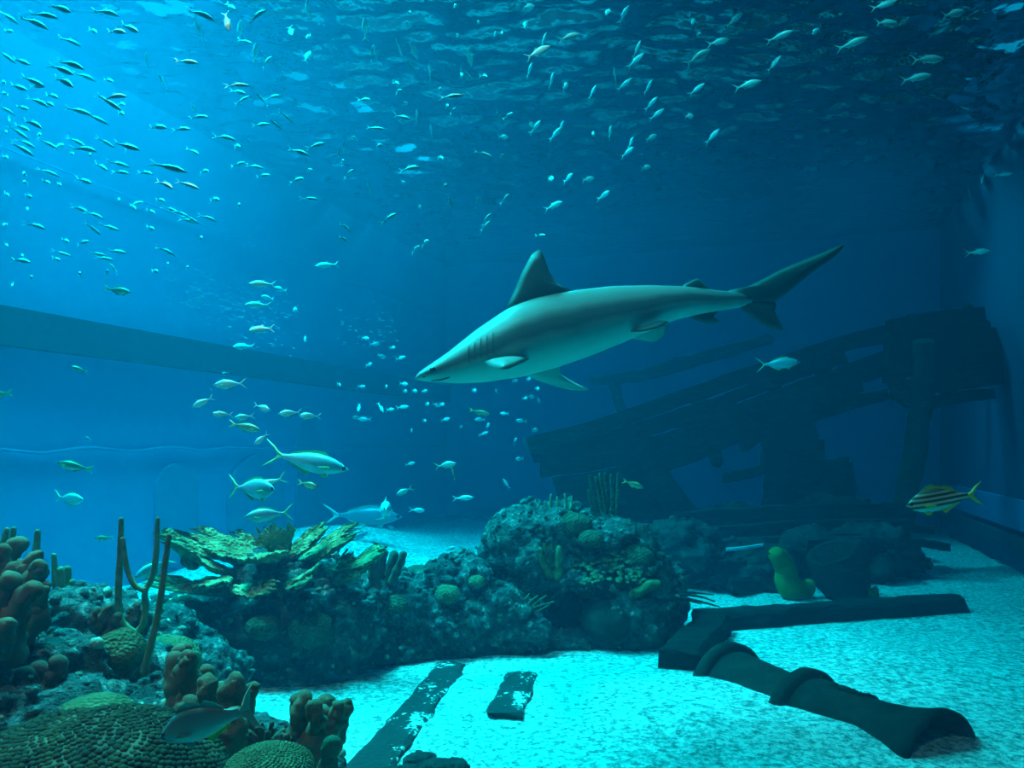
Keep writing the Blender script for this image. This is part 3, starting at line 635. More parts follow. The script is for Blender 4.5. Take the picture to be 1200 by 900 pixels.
mo, mr = outcrop('low dark mound of debris under the wreck timbers', [(860, 668, 8.2, .55, .5, .3), (930, 655, 8.5, .6, .5, .35), (1010, 645, 8.6, .5, .5, .35), (800, 645, 8.1, .4, .4, .3), (905, 690, 7.85, .25, .2, .12), (1050, 655, 8.8, .3, .3, .2), (870, 640, 8.9, .7, .5, .4), (980, 625, 9.1, .7, .4, .4)],
    ['dark_rock'], (3, 8.3, 0), sub=5, amp=.6)
encrust(mo, mr, 700, .015, .06, 'dark_rock', 13)
o = plank('highlight_strip', None, [P(851, 644, 7.85), P(872, 642, 7.85), P(894, 638.5, 7.9)], .03, .022, .05, 99, mat='highlight_pale', ragged=.2)  # pale strip put in as a highlight on the timbers
tag(o, 'thin pale highlight strip added among the dark timbers', 'plank')
# hollow stump
st = thing('hollow_stump', 'dark hollow stump with a gaping top standing by the heaped timbers', 'stump', G(985, 704))
def lathe_data(axis0, axis1, prof, seg=32, a0=0, a1=2*pi, wob=0., seed=0):
    """profile of (s, r) along an axis"""
    A = Vector(axis0); u = Vector(axis1)-A; Ln = u.length; u.normalize(); x = u.cross(Vector((0, 0, 1)))
    x = x.normalized() if x.length > .1 else Vector((1, 0, 0)); y = x.cross(u).normalized(); V = []; Fc = []
    for s, r in prof:
        for k in range(seg):
            a = 2*pi*k/seg; dv = x*cos(a)+y*sin(a); q = A+u*s+dv*r
            if wob: q += dv*wob*noise.noise(q*4+Vector((seed, 0, 0)))+dv*wob*.5*noise.noise(q*11)
            V.append(q)
    for i in range(len(prof)-1):
        for k in range(seg):
            a = i*seg+k; b = i*seg+(k+1) % seg; Fc.append((a, b, b+seg, a+seg))
    return V, Fc
A = P(1000, 700, 7.5); B = P(975, 645, 7.45); A = A-st.location; B = B-st.location
Ln = (B-A).length
from_data('shell', *lathe_data(A, B, [(-.1, .10), (0, .2), (Ln*.5, .25), (Ln*.95, .27), (Ln, .26), (Ln*.97, .22), (Ln*.5, .19), (.1, .05)], 24, wob=.05), 'wreck_wood', st)
yb = from_data('sponge', *blob_data((0, 0, 0), .05, (0, 0, 1), 1.2, 3, 2), 'sponge_yellow'); yb.location = P(1023, 694, 7.3); tag(yb, 'tiny yellow sponge on the sand beside the hollow stump', 'sponge')
# ------------------------------------------------------------------ old iron barrel half sunk in the sand
cn = thing('cannon_barrel', 'old dark ringed cannon barrel half sunk in the bright sand', 'cannon', (1.75, 4.45, 0))
A = Vector((1.42, 5.09, -.135))-cn.location; B = Vector((2.12, 3.83, -.145))-cn.location; Ln = (B-A).length
rr_ = .315
from_data('barrel', *lathe_data(A, B, [(0, 0), (.0, .27), (.05, .275), (.3, .255), (.56, .24), (.68, .27), (.9, .262), (1.12, .258), (1.28, .275), (1.38, .305), (1.43, .322), (1.46, .322), (1.47, .30), (1.45, .275), (1.34, .25), (1.15, .24), (1.1, .02)], 48, wob=.008), 'iron', cn)
from_data('ring', *lathe_data(A, B, [(-.03, .2), (-.03, .30), (-.01, .322), (.035, .322), (.06, .30), (.065, .26)], 48, wob=.006), 'iron', cn)
from_data('ring', *lathe_data(A, B, [(.585, .235), (.59, .285), (.605, .312), (.65, .314), (.675, .295), (.69, .265)], 48, wob=.006, seed=4), 'iron', cn)
# the raised crest on top of the barrel
u = (B-A).normalized(); x = u.cross(Vector((0, 0, 1))).normalized(); y = x.cross(u).normalized(); D = []; R = random.Random(2)
for k in range(90):
    s = R.uniform(.78, 1.0); a = R.uniform(1.55, 2.35)
    if k < 44:
        t = k/44*2*pi; s = .89+.12*cos(t); a = 1.95+.38*sin(t)
    D.append(blob_data(A+u*s+(x*cos(a)+y*sin(a))*.263, R.uniform(.008, .017), x*cos(a)+y*sin(a), .8, k))
o = joined('crest', D, 'iron', cn)
# ------------------------------------------------------------------ timbers on the sand
def beam(label, a, b, wd, h, seed, mat='sunk_wood', name='timber', cat='timber', sunk=.03):
    a = Vector(a); b = Vector(b); c = (a+b)/2; Ln = (b-a).length; n = 26
    o_ = []; Fc = []; R = random.Random(seed); u = (b-a).normalized(); v = Vector((0, 0, 1)).cross(u).normalized(); prof = [(-.5, 0), (-.5, .8), (-.4, 1), (.0, 1.04), (.4, 1), (.5, .82), (.5, 0)]
    for i in range(n+1):
        t = i/n; e = 0
        for k, (s, z) in enumerate(prof):
            if i in (0, n): e = R.uniform(-.04, .04)
            q = u*(Ln*(t-.5)+e)+v*wd*(s+.12*noise.noise(Vector((t*Ln*4, k*.9, seed)))+.06*noise.noise(Vector((t*Ln*13, k, seed))))
            q.z = -sunk+(h+sunk)*z*(1+.16*noise.noise(Vector((t*Ln*5, k*.7, seed+5)))); o_.append(q)
    m = len(prof)
    for i in range(n):
        for k in range(m-1):
            p = i*m+k; Fc.append((p, p+1, p+m+1, p+m))
    Fc.append(tuple(range(m))); Fc.append(tuple(n*m+k for k in reversed(range(m))))
    o = from_data(name, o_, Fc, mat, None, smooth=False); o.location = (c.x, c.y, c.z); return tag(o, label, cat)
a = G(822, 738); b = G(1131, 717)
beam('long straight dark beam lying across the sand beyond the cannon', (a.x, a.y+.1, 0), (b.x, b.y+.1, 0), .24, .125, 1)
a = G(793, 784); b = G(838, 738)
beam('short thick dark beam meeting the long beam at an angle', a, b, .27, .13, 2)
a = G(415, 925); b = G(530, 780)
beam('long flat weathered board half covered by the sand', (a.x, a.y, -.01), (b.x, b.y, -.01), .21, .03, 3, 'sandy_wood', 'board', 'board')
a = G(592, 840); b = G(611, 792)
o = beam('short ragged board lying alone in the middle of the sand', (a.x, a.y, 0), (b.x, b.y, 0), .20, .03, 4, 'sandy_wood', 'board', 'board')
rl = thing('driftwood_lump', 'dark knobbly driftwood at the bottom edge of the sand', 'driftwood', G(500, 905))
for k, (px, py, rx, ry, rz) in enumerate(((492, 888, .075, .06, .05), (510, 893, .13, .06, .035), (535, 892, .06, .06, .03), (470, 900, .10, .06, .03))):
    rock(rl, G(px, py+8)+Vector((0, 0, .01))-rl.location, (rx, ry, rz), 60+k, 'dark_rock', 4, .4, name='knob')
# ------------------------------------------------------------------ fish
def graded(name, stops, rough=.35, metal=.0, spec=.6, stripes=None, noise_amt=.06, axis=2, spots=None):
    """skin coloured from belly (0) to back (1)"""
    m, nt, b = new_mat(name); L = nt.links.new
    tc = N(nt, 'ShaderNodeTexCoord'); sp = N(nt, 'ShaderNodeSeparateXYZ'); L(tc.outputs['Generated'], sp.inputs[0])
    nz = N(nt, 'ShaderNodeTexNoise', Scale=14.0, Detail=3.0); L(tc.outputs['Object'], nz.inputs['Vector'])
    ma = N(nt, 'ShaderNodeMath', operation='MULTIPLY_ADD'); ma.inputs[1].default_value = noise_amt*2
    L(nz.outputs['Fac'], ma.inputs[0]); L(sp.outputs[axis], ma.inputs[2])
    sb = N(nt, 'ShaderNodeMath', operation='SUBTRACT'); sb.inputs[1].default_value = noise_amt; L(ma.outputs[0], sb.inputs[0])
    L(ramp(nt, sb.outputs[0], stops), b.inputs['Base Color'])
    b.inputs['Roughness'].default_value = rough; b.inputs['Metallic'].default_value = metal; b.inputs['Specular IOR Level'].default_value = spec
    return m
graded('silver_rimlit', [(.1, (.45, .5, .48)), (.35, (.12, .17, .17)), (.62, (.09, .13, .13)), (.74, (.85, .92, .86))], .3, .1)  # backlight put into the colour: bright rim along the back, dark flanks
graded('silver_lit', [(.2, (.9, .95, .92)), (.5, (.78, .85, .82)), (.72, (.7, .78, .75)), (.9, (.9, .95, .92))], .35, .0)  # lit copy of the silver skin, light on the flanks put into the colour
graded('silver_blue', [(.1, (.72, .84, .86)), (.5, (.46, .70, .78)), (.8, (.34, .58, .66)), (.95, (.5, .7, .7))], .3, .2)
graded('olive_fish', [(.15, (.62, .66, .52)), (.45, (.22, .27, .16)), (.8, (.10, .13, .07)), (.97, (.35, .42, .22))], .4, .1)
graded('grey_snapper', [(.12, (.36, .50, .45)), (.4, (.20, .31, .29)), (.7, (.12, .22, .21)), (.95, (.07, .15, .14))], .4, .05)
graded('striped_grunt', [(0., (.72, .74, .64)), (.2, (.70, .72, .60)), (.26, (.09, .075, .04)), (.32, (.09, .075, .04)), (.36, (.58, .60, .50)), (.42, (.56, .58, .48)), (.46, (.06, .05, .03)), (.53, (.06, .05, .03)), (.57, (.5, .52, .42)), (.62, (.46, .48, .38)), (.66, (.06, .05, .03)), (.73, (.06, .05, .03)), (.77, (.38, .39, .3)), (.82, (.34, .35, .26)), (.85, (.06, .055, .03)), (1, (.14, .14, .09))], .5, 0, .3, noise_amt=.01)
graded('hazed_far_fish', [(.1, (.09, .20, .26)), (.9, (.06, .15, .21))], .4, .1)  # haze of the distance put into the skin colour
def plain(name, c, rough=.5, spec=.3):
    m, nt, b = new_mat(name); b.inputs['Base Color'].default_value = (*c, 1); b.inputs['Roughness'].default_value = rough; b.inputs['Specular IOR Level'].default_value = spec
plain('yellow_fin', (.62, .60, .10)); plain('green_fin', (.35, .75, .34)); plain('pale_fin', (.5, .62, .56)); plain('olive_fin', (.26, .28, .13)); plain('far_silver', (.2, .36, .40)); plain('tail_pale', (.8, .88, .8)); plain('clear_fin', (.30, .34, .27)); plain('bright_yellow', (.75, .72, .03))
plain('eye_black', (.004, .004, .004), .15, .8); plain('eye_ring', (.55, .5, .3), .3); plain('band_black', (.015, .012, .01))
PROF = {  # half heights above and below the axis, half widths, from the nose to the root of the tail, in parts of the body length
    'slender': ([0, .045, .075, .095, .10, .095, .08, .055, .03, .022], [0, .05, .085, .11, .115, .105, .085, .055, .03, .022]),
    'jack':    ([0, .085, .135, .17, .18, .17, .14, .095, .04, .022], [0, .09, .15, .185, .19, .175, .14, .09, .04, .022]),
    'long':    ([0, .065, .105, .13, .14, .132, .112, .08, .045, .028], [0, .06, .10, .13, .14, .135, .115, .08, .045, .028]),
    'snapper': ([0, .09, .155, .19, .19, .175, .145, .105, .065, .048], [0, .07, .105, .125, .13, .125, .11, .08, .05, .042]),
    'grunt':   ([0, .10, .165, .195, .20, .185, .15, .105, .06, .045], [0, .09, .125, .145, .15, .145, .125, .085, .05, .042]),
}
def body_data(L_, kind, wr=.5, bend=0., n=22, seg=12, arch=0.):
    up, dn = PROF[kind]; B = L_*.8; V = []; Fc = []
    for i in range(n+1):
        t = i/n; tt = t**1.15
        a = interp(up, tt)*B; c = interp(dn, tt)*B
        if i == 0: a = c = .012*B
        x = L_*.5-tt*B; yo = bend*L_*(tt**2); zo = -arch*L_*(tt-.4)**2
        wd = (a+c)*.5*wr*(1.15 if tt < .4 else 1.15-.5*(tt-.4))
        for k in range(seg):
            q = 2*pi*k/seg; s = cos(q)
            V.append(Vector((x, yo+wd*sin(q), zo+(a if s > 0 else c)*s)))
    for i in range(n):
        for k in range(seg):
            p = i*seg+k; r = i*seg+(k+1) % seg; Fc.append((p, p+seg, r+seg, r))
    Fc.append(tuple(range(seg))); Fc.append(tuple(n*seg+k for k in reversed(range(seg))))
    return V, Fc
def fin_data(out, th, nrm=(0, 1, 0), bendf=None):
    """a fin: an outline with a thin rim and a thicker middle"""
    pts = [Vector(p) for p in out]; n = Vector(nrm).normalized(); c = sum(pts, Vector())/len(pts); m = len(pts)
    V = pts[:]
    for s in (1, -1): V += [p.lerp(c, .35)+n*th*.5*s for p in pts]
    V += [c+n*th*.6, c-n*th*.6]; Fc = []
    for k in range(m):
        j = (k+1) % m
        Fc += [(k, j, m+j, m+k), (j, k, 2*m+k, 2*m+j), (m+k, m+j, 3*m), (2*m+j, 2*m+k, 3*m+1)]
    return V, Fc
def tail_data(L_, h, bend=0., fork=.55, th=.012):
    """two lobes of a forked tail, joined at the root"""
    x0 = -L_*.28; x1 = -L_*.5; D = []; b0 = bend*L_*.95; b1 = bend*L_*1.35; r = .022*L_
    for s in (1, -1):
        D.append(fin_data([(x0, b0, r*.9*s), (x0-.04*L_, b0, r*1.2*s), (x0+(x1-x0)*.55, b0+(b1-b0)*.5, h*.62*s), (x1-.01*L_, b1, h*s), (x1+.03*L_, b1, h*.78*s), (x0+(x1-x0)*(1-fork), b0+(b1-b0)*.5, r*.7*s), (x0+(x1-x0)*(1-fork), b0+(b1-b0)*.5, -r*.4*s), (x0, b0, -r*.6*s)], th*L_))
    V = []; Fc = []
    for v, f in D:
        o = len(V); V += v; Fc += [tuple(i+o for i in g) for g in f]
    return V, Fc
def merge(*D):
    V = []; Fc = []
    for v, f in D:
        o = len(V); V += v; Fc += [tuple(i+o for i in g) for g in f]
    return V, Fc
def place(o, head, tail, roll=0., lift=(0, 0, 1)):
    """swim from tail to head"""
    head = Vector(head); tail = Vector(tail); x = (head-tail).normalized(); z = Vector(lift); z = z-x*z.dot(x)
    if z.length < .2: z = Vector((0, -1, 0))-x*(-x.y)
    z.normalize(); y = z.cross(x); M = Matrix((x, y, z)).transposed().to_4x4()
    o.matrix_world = Matrix.Translation((head+tail)/2) @ M @ Matrix.Rotation(roll, 4, 'X')
    o.matrix_basis = o.matrix_world
# ---- the school of small fish: one mesh each, in four bends
small = []
for k, (bend, arch) in enumerate(((0, .10), (.06, .22), (-.06, .16), (.02, .30), (0, .03))):
    me = bpy.data.meshes.new('small_fish'); V, Fc = merge(body_data(1, 'slender', .55, bend, 12, 8, arch), ([v+Vector((0, 0, -arch*.30)) for v in tail_data(1, .115, bend, .62)[0]], tail_data(1, .115, bend, .62)[1]),
        fin_data([(.04, 0, .082), (-.01, 0, .10), (-.12, 0, .066)], .012), fin_data([(-.04, 0, -.08), (-.08, 0, -.095), (-.16, 0, -.05)], .012))
    me.from_pydata([tuple(v) for v in V], [], Fc); me.update(); me.materials.append(MATS['silver_lit' if k == 4 else 'silver_rimlit']); me.materials.append(MATS['tail_pale']); nb = 12*8+2; me.polygons.foreach_set('material_index', [0 if i < nb else 1 for i in range(len(Fc))]); me.polygons.foreach_set('use_smooth', [True]*len(me.polygons)); small.append(me)
RF = random.Random(77)
def school(entries, ox, oy, sc, label, group, flat=.5, Lr=.15, longpx=26, near=3.6, far=5.6, own={}, mesh=None):
    for num, (x0, y0, x1, y1) in enumerate(entries):
        tx, ty, hx, hy = ox+x0/sc, oy+y0/sc, ox+x1/sc, oy+y1/sc; l = math.hypot(hx-tx, hy-ty)
        Ls = Lr*RF.uniform(.92, 1.1)
        d = Ls*F/max(l, longpx*.8)*RF.uniform(.93, 1.0); d = min(max(d, near), far)
        # stay below the surface
        d = min(d, (TOP-.35-EYE)*F/max(60, HORIZON-min(ty, hy)))
        wx = l*d/F; dy = sqrt(max(0, Ls*Ls-wx*wx)); s = 1 if RF.random() < .35 else -1
        if wx > Ls: Ls = wx
        a = P(tx, ty, d); b = P(hx, hy, d); b.y += dy*s*.5; a.y -= dy*s*.5
        o = bpy.data.objects.new('small_fish', mesh or RF.choice(small[:4]) if flat and abs(hx-tx) > .6*abs(hy-ty) else small[4]); C.objects.link(o)
        xd = (b-a).normalized(); place(o, b, a, RF.uniform(-.12, .12), (0, 0, 1) if abs(xd.z) < .62 else ((-1 if xd.z > 0 else 1), 0, .25)); o.matrix_basis = o.matrix_basis @ Matrix.Diagonal((Ls, Ls*RF.uniform(.9, 1.1)*(1.1 if flat else 1.3), Ls*RF.uniform(.9, 1.15)*(1.5 if abs(xd.z) > .62 else 1 if flat else 1.5), 1))
        tag(o, own.get(num, label), 'fish', group)
SCHOOL_A = [(0,40,55,75),(165,5,258,50),(98,35,207,63),(68,50,165,95),(0,95,60,122),(323,28,417,50),(415,70,497,122),(360,90,453,122),(300,88,353,126),(210,125,283,158),(660,30,750,62),(785,30,812,120),(790,0,835,45),(685,62,702,115),(862,72,940,35),(832,132,855,85),(830,130,893,160),(888,218,905,160),(910,230,962,205),(1012,80,1034,135),(1082,0,1080,48),(1085,105,1085,150),(1075,230,1085,170),
(0,180,42,212),(40,200,110,230),(195,200,298,242),(170,220,268,268),(172,250,270,312),(265,255,328,275),(348,265,410,295),(70,262,160,305),(85,290,165,310),(510,240,525,197),(575,310,572,272),(610,205,705,228),(350,333,452,340),(345,335,425,385),(400,350,452,378),(400,378,450,412),(235,378,320,400),(305,400,375,432),(22,285,108,325),(0,278,30,300),(150,318,215,350),(98,335,168,372),(140,345,200,378),(45,365,110,390),(0,315,30,340),(0,370,38,395),(70,405,158,455),(20,400,50,440),(40,430,115,465),(40,445,92,485),(110,460,160,482),(0,450,40,475),(65,485,117,515),(45,500,115,545),(140,490,200,520),(205,530,208,495),(240,478,298,512),(250,515,335,525),(230,525,273,550),(345,485,395,512),(390,490,500,533),(425,512,475,520),(0,540,45,565),(300,530,333,555),(330,565,388,605),(378,563,452,583),(385,595,460,612),(70,600,102,620),(70,628,103,650),(138,590,200,615),(140,625,190,652),(185,635,230,660),(258,620,330,648),(510,432,595,455),(595,445,678,458),(655,403,740,415),(680,395,688,380),(750,473,828,488),(652,515,707,548),(530,570,660,605),(580,578,640,595),(475,595,545,615),(540,620,618,668),(620,635,700,662),(690,593,745,608),(790,300,875,293),(800,305,872,335),(820,365,880,342),(935,362,910,340),(930,350,987,328),(985,395,1027,425),(880,435,953,440),(943,420,985,445),(807,500,855,525),(808,580,870,575),(865,575,930,592),(890,610,957,620),(1008,512,1090,548),(1075,525,1143,497),(1008,630,1075,632),(1180,550,1200,530),(1090,605,1090,588),(0,668,48,697),(72,678,127,700),(78,720,112,745),(0,775,32,800),(90,780,153,800),(265,725,300,740),(300,740,360,765),(312,785,338,818),(353,788,418,808),(5,850,45,873),(208,832,257,857),(258,852,322,850),(400,692,437,712),(450,710,490,742),(470,730,488,700),(530,690,590,712),(508,730,555,755),(578,725,625,745),(620,740,660,760),(650,755,695,782),(640,770,675,775),(505,790,553,812),(705,755,755,772),(725,690,782,708),(825,712,855,728),(690,825,722,842),(1055,695,1120,698),(565,868,605,892),(185,880,245,898),(388,885,432,882),(325,892,362,893),
(35,905,118,925),(170,900,225,920),(340,905,393,910),(258,958,300,965),(30,988,60,1012),(575,918,605,935),(525,945,570,960),(642,935,675,945),(100,972,128,978),(355,958,398,955),(395,953,403,935),(60,890,95,905)]
SCHOOL_B = [(80,135,85,75),(95,205,120,165),(125,215,118,170),(195,150,212,185),(240,150,268,200),(232,215,250,235),(238,60,242,28),(225,75,235,90),(392,5,405,35),(405,140,408,108),(310,275,312,238),(480,95,483,60),(560,95,568,135),(535,110,545,130),(445,175,458,222),(415,245,430,280),(420,245,455,268),(490,248,515,285),(345,330,348,295),(340,335,435,340),(365,358,380,385),(385,385,405,395),(170,270,210,310),(180,310,218,330),(55,340,108,360),(222,375,228,350),(85,440,155,460),(185,398,250,425),(258,425,270,398),(545,400,572,425),(560,405,608,405),(315,470,318,448),(40,495,45,472),(120,525,140,497),(0,520,18,510),(0,560,14,575),(335,535,362,570),(195,590,280,590),(0,612,50,605),(95,665,98,645),(215,650,220,632),(355,665,372,638),(370,695,392,718),(465,715,485,698),(560,710,592,690),(485,785,530,755),(490,805,527,783),(130,780,200,748),(275,735,278,718),(465,525,535,555),(552,555,575,537),(0,785,24,805),(0,830,16,845),(275,850,312,852),(237,880,280,870),(680,820,720,835)]
SCHOOL_C = [(635,40,680,5),(640,115,655,60),(645,205,735,160),(758,150,840,110),(700,160,720,130),(652,265,670,232),(730,305,745,265),(775,325,800,280),(925,70,945,18),(977,75,1008,30),(1027,195,1048,155),(1003,235,1062,192),(970,285,955,248),(968,315,1020,278),(1068,320,1088,293),(870,340,893,312),(1068,380,1108,350),(1083,415,1132,388),(660,465,700,432),(660,445,675,428),(730,485,770,460),(765,455,780,438),(550,490,588,472),(1065,500,1113,468),(985,545,1025,525),(1010,515,1022,493),(1048,600,1093,578),(888,485,885,455),(945,475,945,455),(728,615,745,640),(782,632,812,620),(842,642,893,618),(900,695,940,680),(712,735,777,712),
(1862,25,1947,8),(2105,60,2198,35),(1868,88,1965,72),(2070,118,2125,100),(1743,165,1843,140),(2000,210,2118,205),(1970,278,2068,268),(1493,140,1585,115),(1670,115,1670,98),(1355,85,1405,55),(1242,135,1272,105),(1238,85,1238,62),(1283,155,1365,138),(1205,232,1298,172),(1505,240,1535,210),(1378,310,1475,285),(1222,330,1275,297),(1200,420,1245,395),(1283,498,1323,462),(2240,622,2270,635),(2308,605,2345,618),(2205,885,2268,885)]
OWN_C = {34: 'pale fish touching the upper picture edge over the dark water, third from the corner', 35: 'pale fish tilted head up nearest the dark upper corner of the tank', 36: 'plump pale fish just under the one touching the upper picture edge over the dark water',
    37: 'short dim fish following below the fish nearest the dark corner', 38: 'pale fish heading level under the dark surface, midway between the last ripples and the corner', 39: 'bright double-looking pale fish lying level, brightest in the dark corner water', 40: 'dim grey fish directly beneath the bright level fish of the dark corner',
    41: 'pale fish with spread tail just beyond the last bright ripples', 42: 'tiny fish speck glinting in the dark between the last ripples and the pale level fish', 43: 'pale fish climbing through the last bright ripples at the upper picture edge', 46: 'pale fish lying level across the last bright ripples', 47: 'long pale fish climbing steeply under the last bright ripples',
    48: 'small upright fish under the pale fish with spread tail', 49: 'pale fish with a long thin tail root below the last bright ripples', 50: 'small pale fish below and behind the long steep climber', 51: 'small pale fish third lowest in the chain under the last ripples', 52: 'small pale fish lowest in the chain under the last bright ripples',
    53: 'faint little fish, first of two in the dark water far above the wreck stern', 54: 'faint little fish, second of two in the dark water nearest the picture edge', 55: 'faint thin fish in the dark water straight above the wreck stern'}
OWN_S = {0: 'slim fish facing the dense school, uppermost of the vertical chain over the fry shoal', 1: 'slim olive-backed fish second in the vertical chain over the fry shoal', 2: 'slim fish third in the vertical chain, before the fry shoal', 3: 'slim fish lowest in the vertical chain, just over the dark wall beam',
    4: 'slim fish by itself facing the dense school between the chain and the shark fin'}
school(SCHOOL_A, 0, 0, 3, 'small slender silver fish in the dense school streaming along the long tank wall', 'small fish streaming along the long wall')
school(SCHOOL_B, 400, 0, 3, 'small slender silver fish scattered loosely between the dense school and the shark fin', 'small fish scattered under the bright ripples')
school(SCHOOL_C, 400, 0, 3, 'small plump pale fish heading up to the dark end of the water surface', 'pale fish under the dark end of the surface', flat=0, Lr=.16, longpx=22, near=4.0, far=6.2, own=OWN_C)
FAR = [(200,80,253,88),(218,120,250,122),(262,118,300,122),(312,122,350,120),(568,112,595,120),(685,115,700,122),(820,158,850,156),(845,150,888,150),(900,160,915,175),(885,105,910,112),(770,70,805,68),(845,58,865,60),(2,180,5,225),(95,175,130,230),(135,215,185,213),(185,205,256,198),(65,262,0,262),(330,185,360,186),(375,185,405,195),(405,185,435,190),(410,268,462,258),(318,268,345,270),(758,235,710,232),(640,262,585,265),(850,272,790,268),(600,345,655,325),(870,318,905,315),(780,385,795,355),(832,460,790,462),(762,615,725,560),(235,492,285,480),(255,715,333,722),(510,300,522,300),(264,318,272,318),(640,300,660,285),(-10,95,40,100),(130,95,150,100),(470,660,580,655),(-115,80,-80,95),(30,-10,75,-15),(100,-60,130,-50),(150,-100,190,-95),(60,-110,100,-120),(180,-40,240,-50),(10,-150,60,-140)]
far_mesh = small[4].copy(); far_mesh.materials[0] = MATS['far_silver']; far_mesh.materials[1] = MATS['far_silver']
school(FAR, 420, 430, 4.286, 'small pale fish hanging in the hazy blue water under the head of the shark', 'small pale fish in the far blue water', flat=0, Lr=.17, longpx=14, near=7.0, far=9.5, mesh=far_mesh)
FARL = [(970,98,878,98),(955,172,862,170),(972,255,870,258),(893,315,825,320),(1190,25,1110,38),(1000,118,975,118),(955,147,930,148),(905,258,868,258),(1085,292,1062,290),(1055,188,1022,188)]
school([e for e in FARL if e[1] < 330], 0, 300, 3, 'slim olive-backed fish swimming towards the dense school, tail to the wreck', 'slim fish facing the dense school', flat=0, Lr=.19, longpx=26, near=4.5, far=7.0, own=OWN_S)
# ---- shoal of tiny fry far off: too small to count
D = []; R = random.Random(31)
for k in range(320):
    if k < 250: px = 175+175*R.betavariate(2.4, 1.8); py = 330+(px-190)*.38+R.gauss(0, 17); d = R.uniform(8.2, 9.6)
    else: px = R.uniform(395, 470); py = 385+R.gauss(0, 14); d = R.uniform(9, 10)
    d = min(d, 8.4 if px < 260 else 9.6); c = P(px, py, d); a = R.uniform(-.5, .3); l = R.uniform(.018, .035)
    V, Fc = body_data(1, 'slender', .6, 0, 5, 5)
    ax = Vector((cos(a), R.uniform(-.4, .4), sin(a))).normalized(); y = Vector((0, 0, 1)).cross(ax).normalized(); z = ax.cross(y)
    D.append(([c+(ax*v.x+y*v.y+z*v.z)*l*2.2 for v in V], Fc))
o = joined('fry_shoal', D, 'hazed_far_fish'); tag(o, 'shoal of tiny silver fry glinting in the far blue water', 'fry', kind='stuff')
# ---- larger fish, one by one: body with fins and eyes
FM = {}
def fish_kit(key, kind, skin, fin, wr=.42, th=.16, fork=.6, dorsal='low', tail_mat=None, bend=0., pect=True, wisk=None, L_=1.):
    """meshes of a fish of unit length: body and its parts"""
    up, dn = PROF[kind]; tail_mat = tail_mat or fin
    def at(t): return (.5-(t**1.15)*.8, interp(up, t**1.15)*.8, interp(dn, t**1.15)*.8)
    parts = []; B = body_data(1, kind, wr, bend, 26, 14)
    parts.append(('tail_fin', tail_data(1, th, bend, fork, .02), tail_mat))
    if dorsal == 'low': ts = [(.34, 0), (.42, .035), (.55, .03), (.7, .022), (.85, .012), (.88, -.004)]
    elif dorsal == 'two': ts = [(.30, -.004), (.36, .035), (.46, .05), (.56, .03), (.60, .012), (.66, .045), (.74, .04), (.84, .004)]
    else: ts = [(.36, 0), (.42, .085), (.5, .03), (.7, .02), (.86, .01)]
    def ridge(ts, side):
        o = []; ii = []
        for t, e in ts:
            x, a, c = at(t); o.append((x-.02*(e > 0), bend*t*t, (a+e) if side > 0 else -(c+e)))
        for t, e in reversed(ts):
            x, a, c = at(t); ii.append((x, bend*t*t, (a-.012) if side > 0 else -(c-.012)))
        return o+ii
    def strip(pts):
        m = len(pts)//2; V = []; Fc = []
        for s in (.006, -.006):
            for k in range(m): V.append(Vector(pts[k])+Vector((0, s*.3, 0))); V.append(Vector(pts[2*m-1-k])+Vector((0, s, 0)))
        for s in (0, 2*m):
            for k in range(m-1):
                f = (s+2*k, s+2*k+1, s+2*k+3, s+2*k+2); Fc.append(f if s else f[::-1])
        for k in range(m-1): Fc.append((2*k, 2*k+2, 2*m+2*k+2, 2*m+2*k))
        return V, Fc
    parts.append(('dorsal_fin', strip(ridge(ts, 1)), fin))
    parts.append(('anal_fin', strip(ridge([(.58, 0), (.63, .05), (.7, .028), (.85, .01), (.88, -.004)], -1)), fin))
    x, a, c = at(.3); wd = (a+c)*.5*wr*1.15
    pv = []
    for s in (1, -1):
        pv.append(fin_data([(x-.02, s*wd*.25, -c*.93), (x-.06, s*wd*.4, -c-.055), (x-.11, s*wd*.4, -c-.035), (x-.08, s*wd*.2, -c*.95)], .008))
    parts.append(('pelvic_fin', merge(*pv), fin))
    if pect:
        for s in (1, -1):
            parts.append(('pectoral_fin', fin_data([(x+.03, s*wd*1.0, -c*.2), (x-.03, s*wd*1.25, -c*.05), (x-.13, s*wd*1.5, -c*.3), (x-.12, s*wd*1.4, -c*.45), (x-.02, s*wd*1.05, -c*.45)], .008, (0, 1, 0)), fin))
    xe, ae, ce = at(.10); we = (ae+ce)*.5*wr*1.15
    for s in (1, -1):
        parts.append(('eye', ([Vector((xe-.005, s*we*.80, ae*.28))+Vector((v.x*.026, v.y*.012, v.z*.026)) for v in ico(2)[0]], ico(2)[1]), 'eye_black'))
    out = []
    for nm, (V, Fc), mt in [('body', B, skin)]+parts:
        me = bpy.data.meshes.new(nm); me.from_pydata([tuple(v) for v in V], [], Fc); me.update(); me.materials.append(MATS[mt]); me.polygons.foreach_set('use_smooth', [True]*len(me.polygons)); out.append((nm, me))
    FM[key] = out
fish_kit('jack', 'jack', 'silver_blue', 'pale_fin', .40, .17, .68, 'high')
fish_kit('yellowtail', 'long', 'silver_blue', 'green_fin', .5, .16, .74, 'low')
fish_kit('round', 'jack', 'silver_blue', 'green_fin', .46, .19, .7, 'low')
fish_kit('olive', 'long', 'olive_fish', 'yellow_fin', .5, .12, .55, 'low')
fish_kit('grunt', 'grunt', 'striped_grunt', 'yellow_fin', .42, .16, .55, 'two')
fish_kit('snapper', 'snapper', 'grey_snapper', 'clear_fin', .46, .20, .42, 'two')
fish_kit('pale', 'long', 'hazed_far_fish', 'pale_fin', .5, .14, .65, 'low')
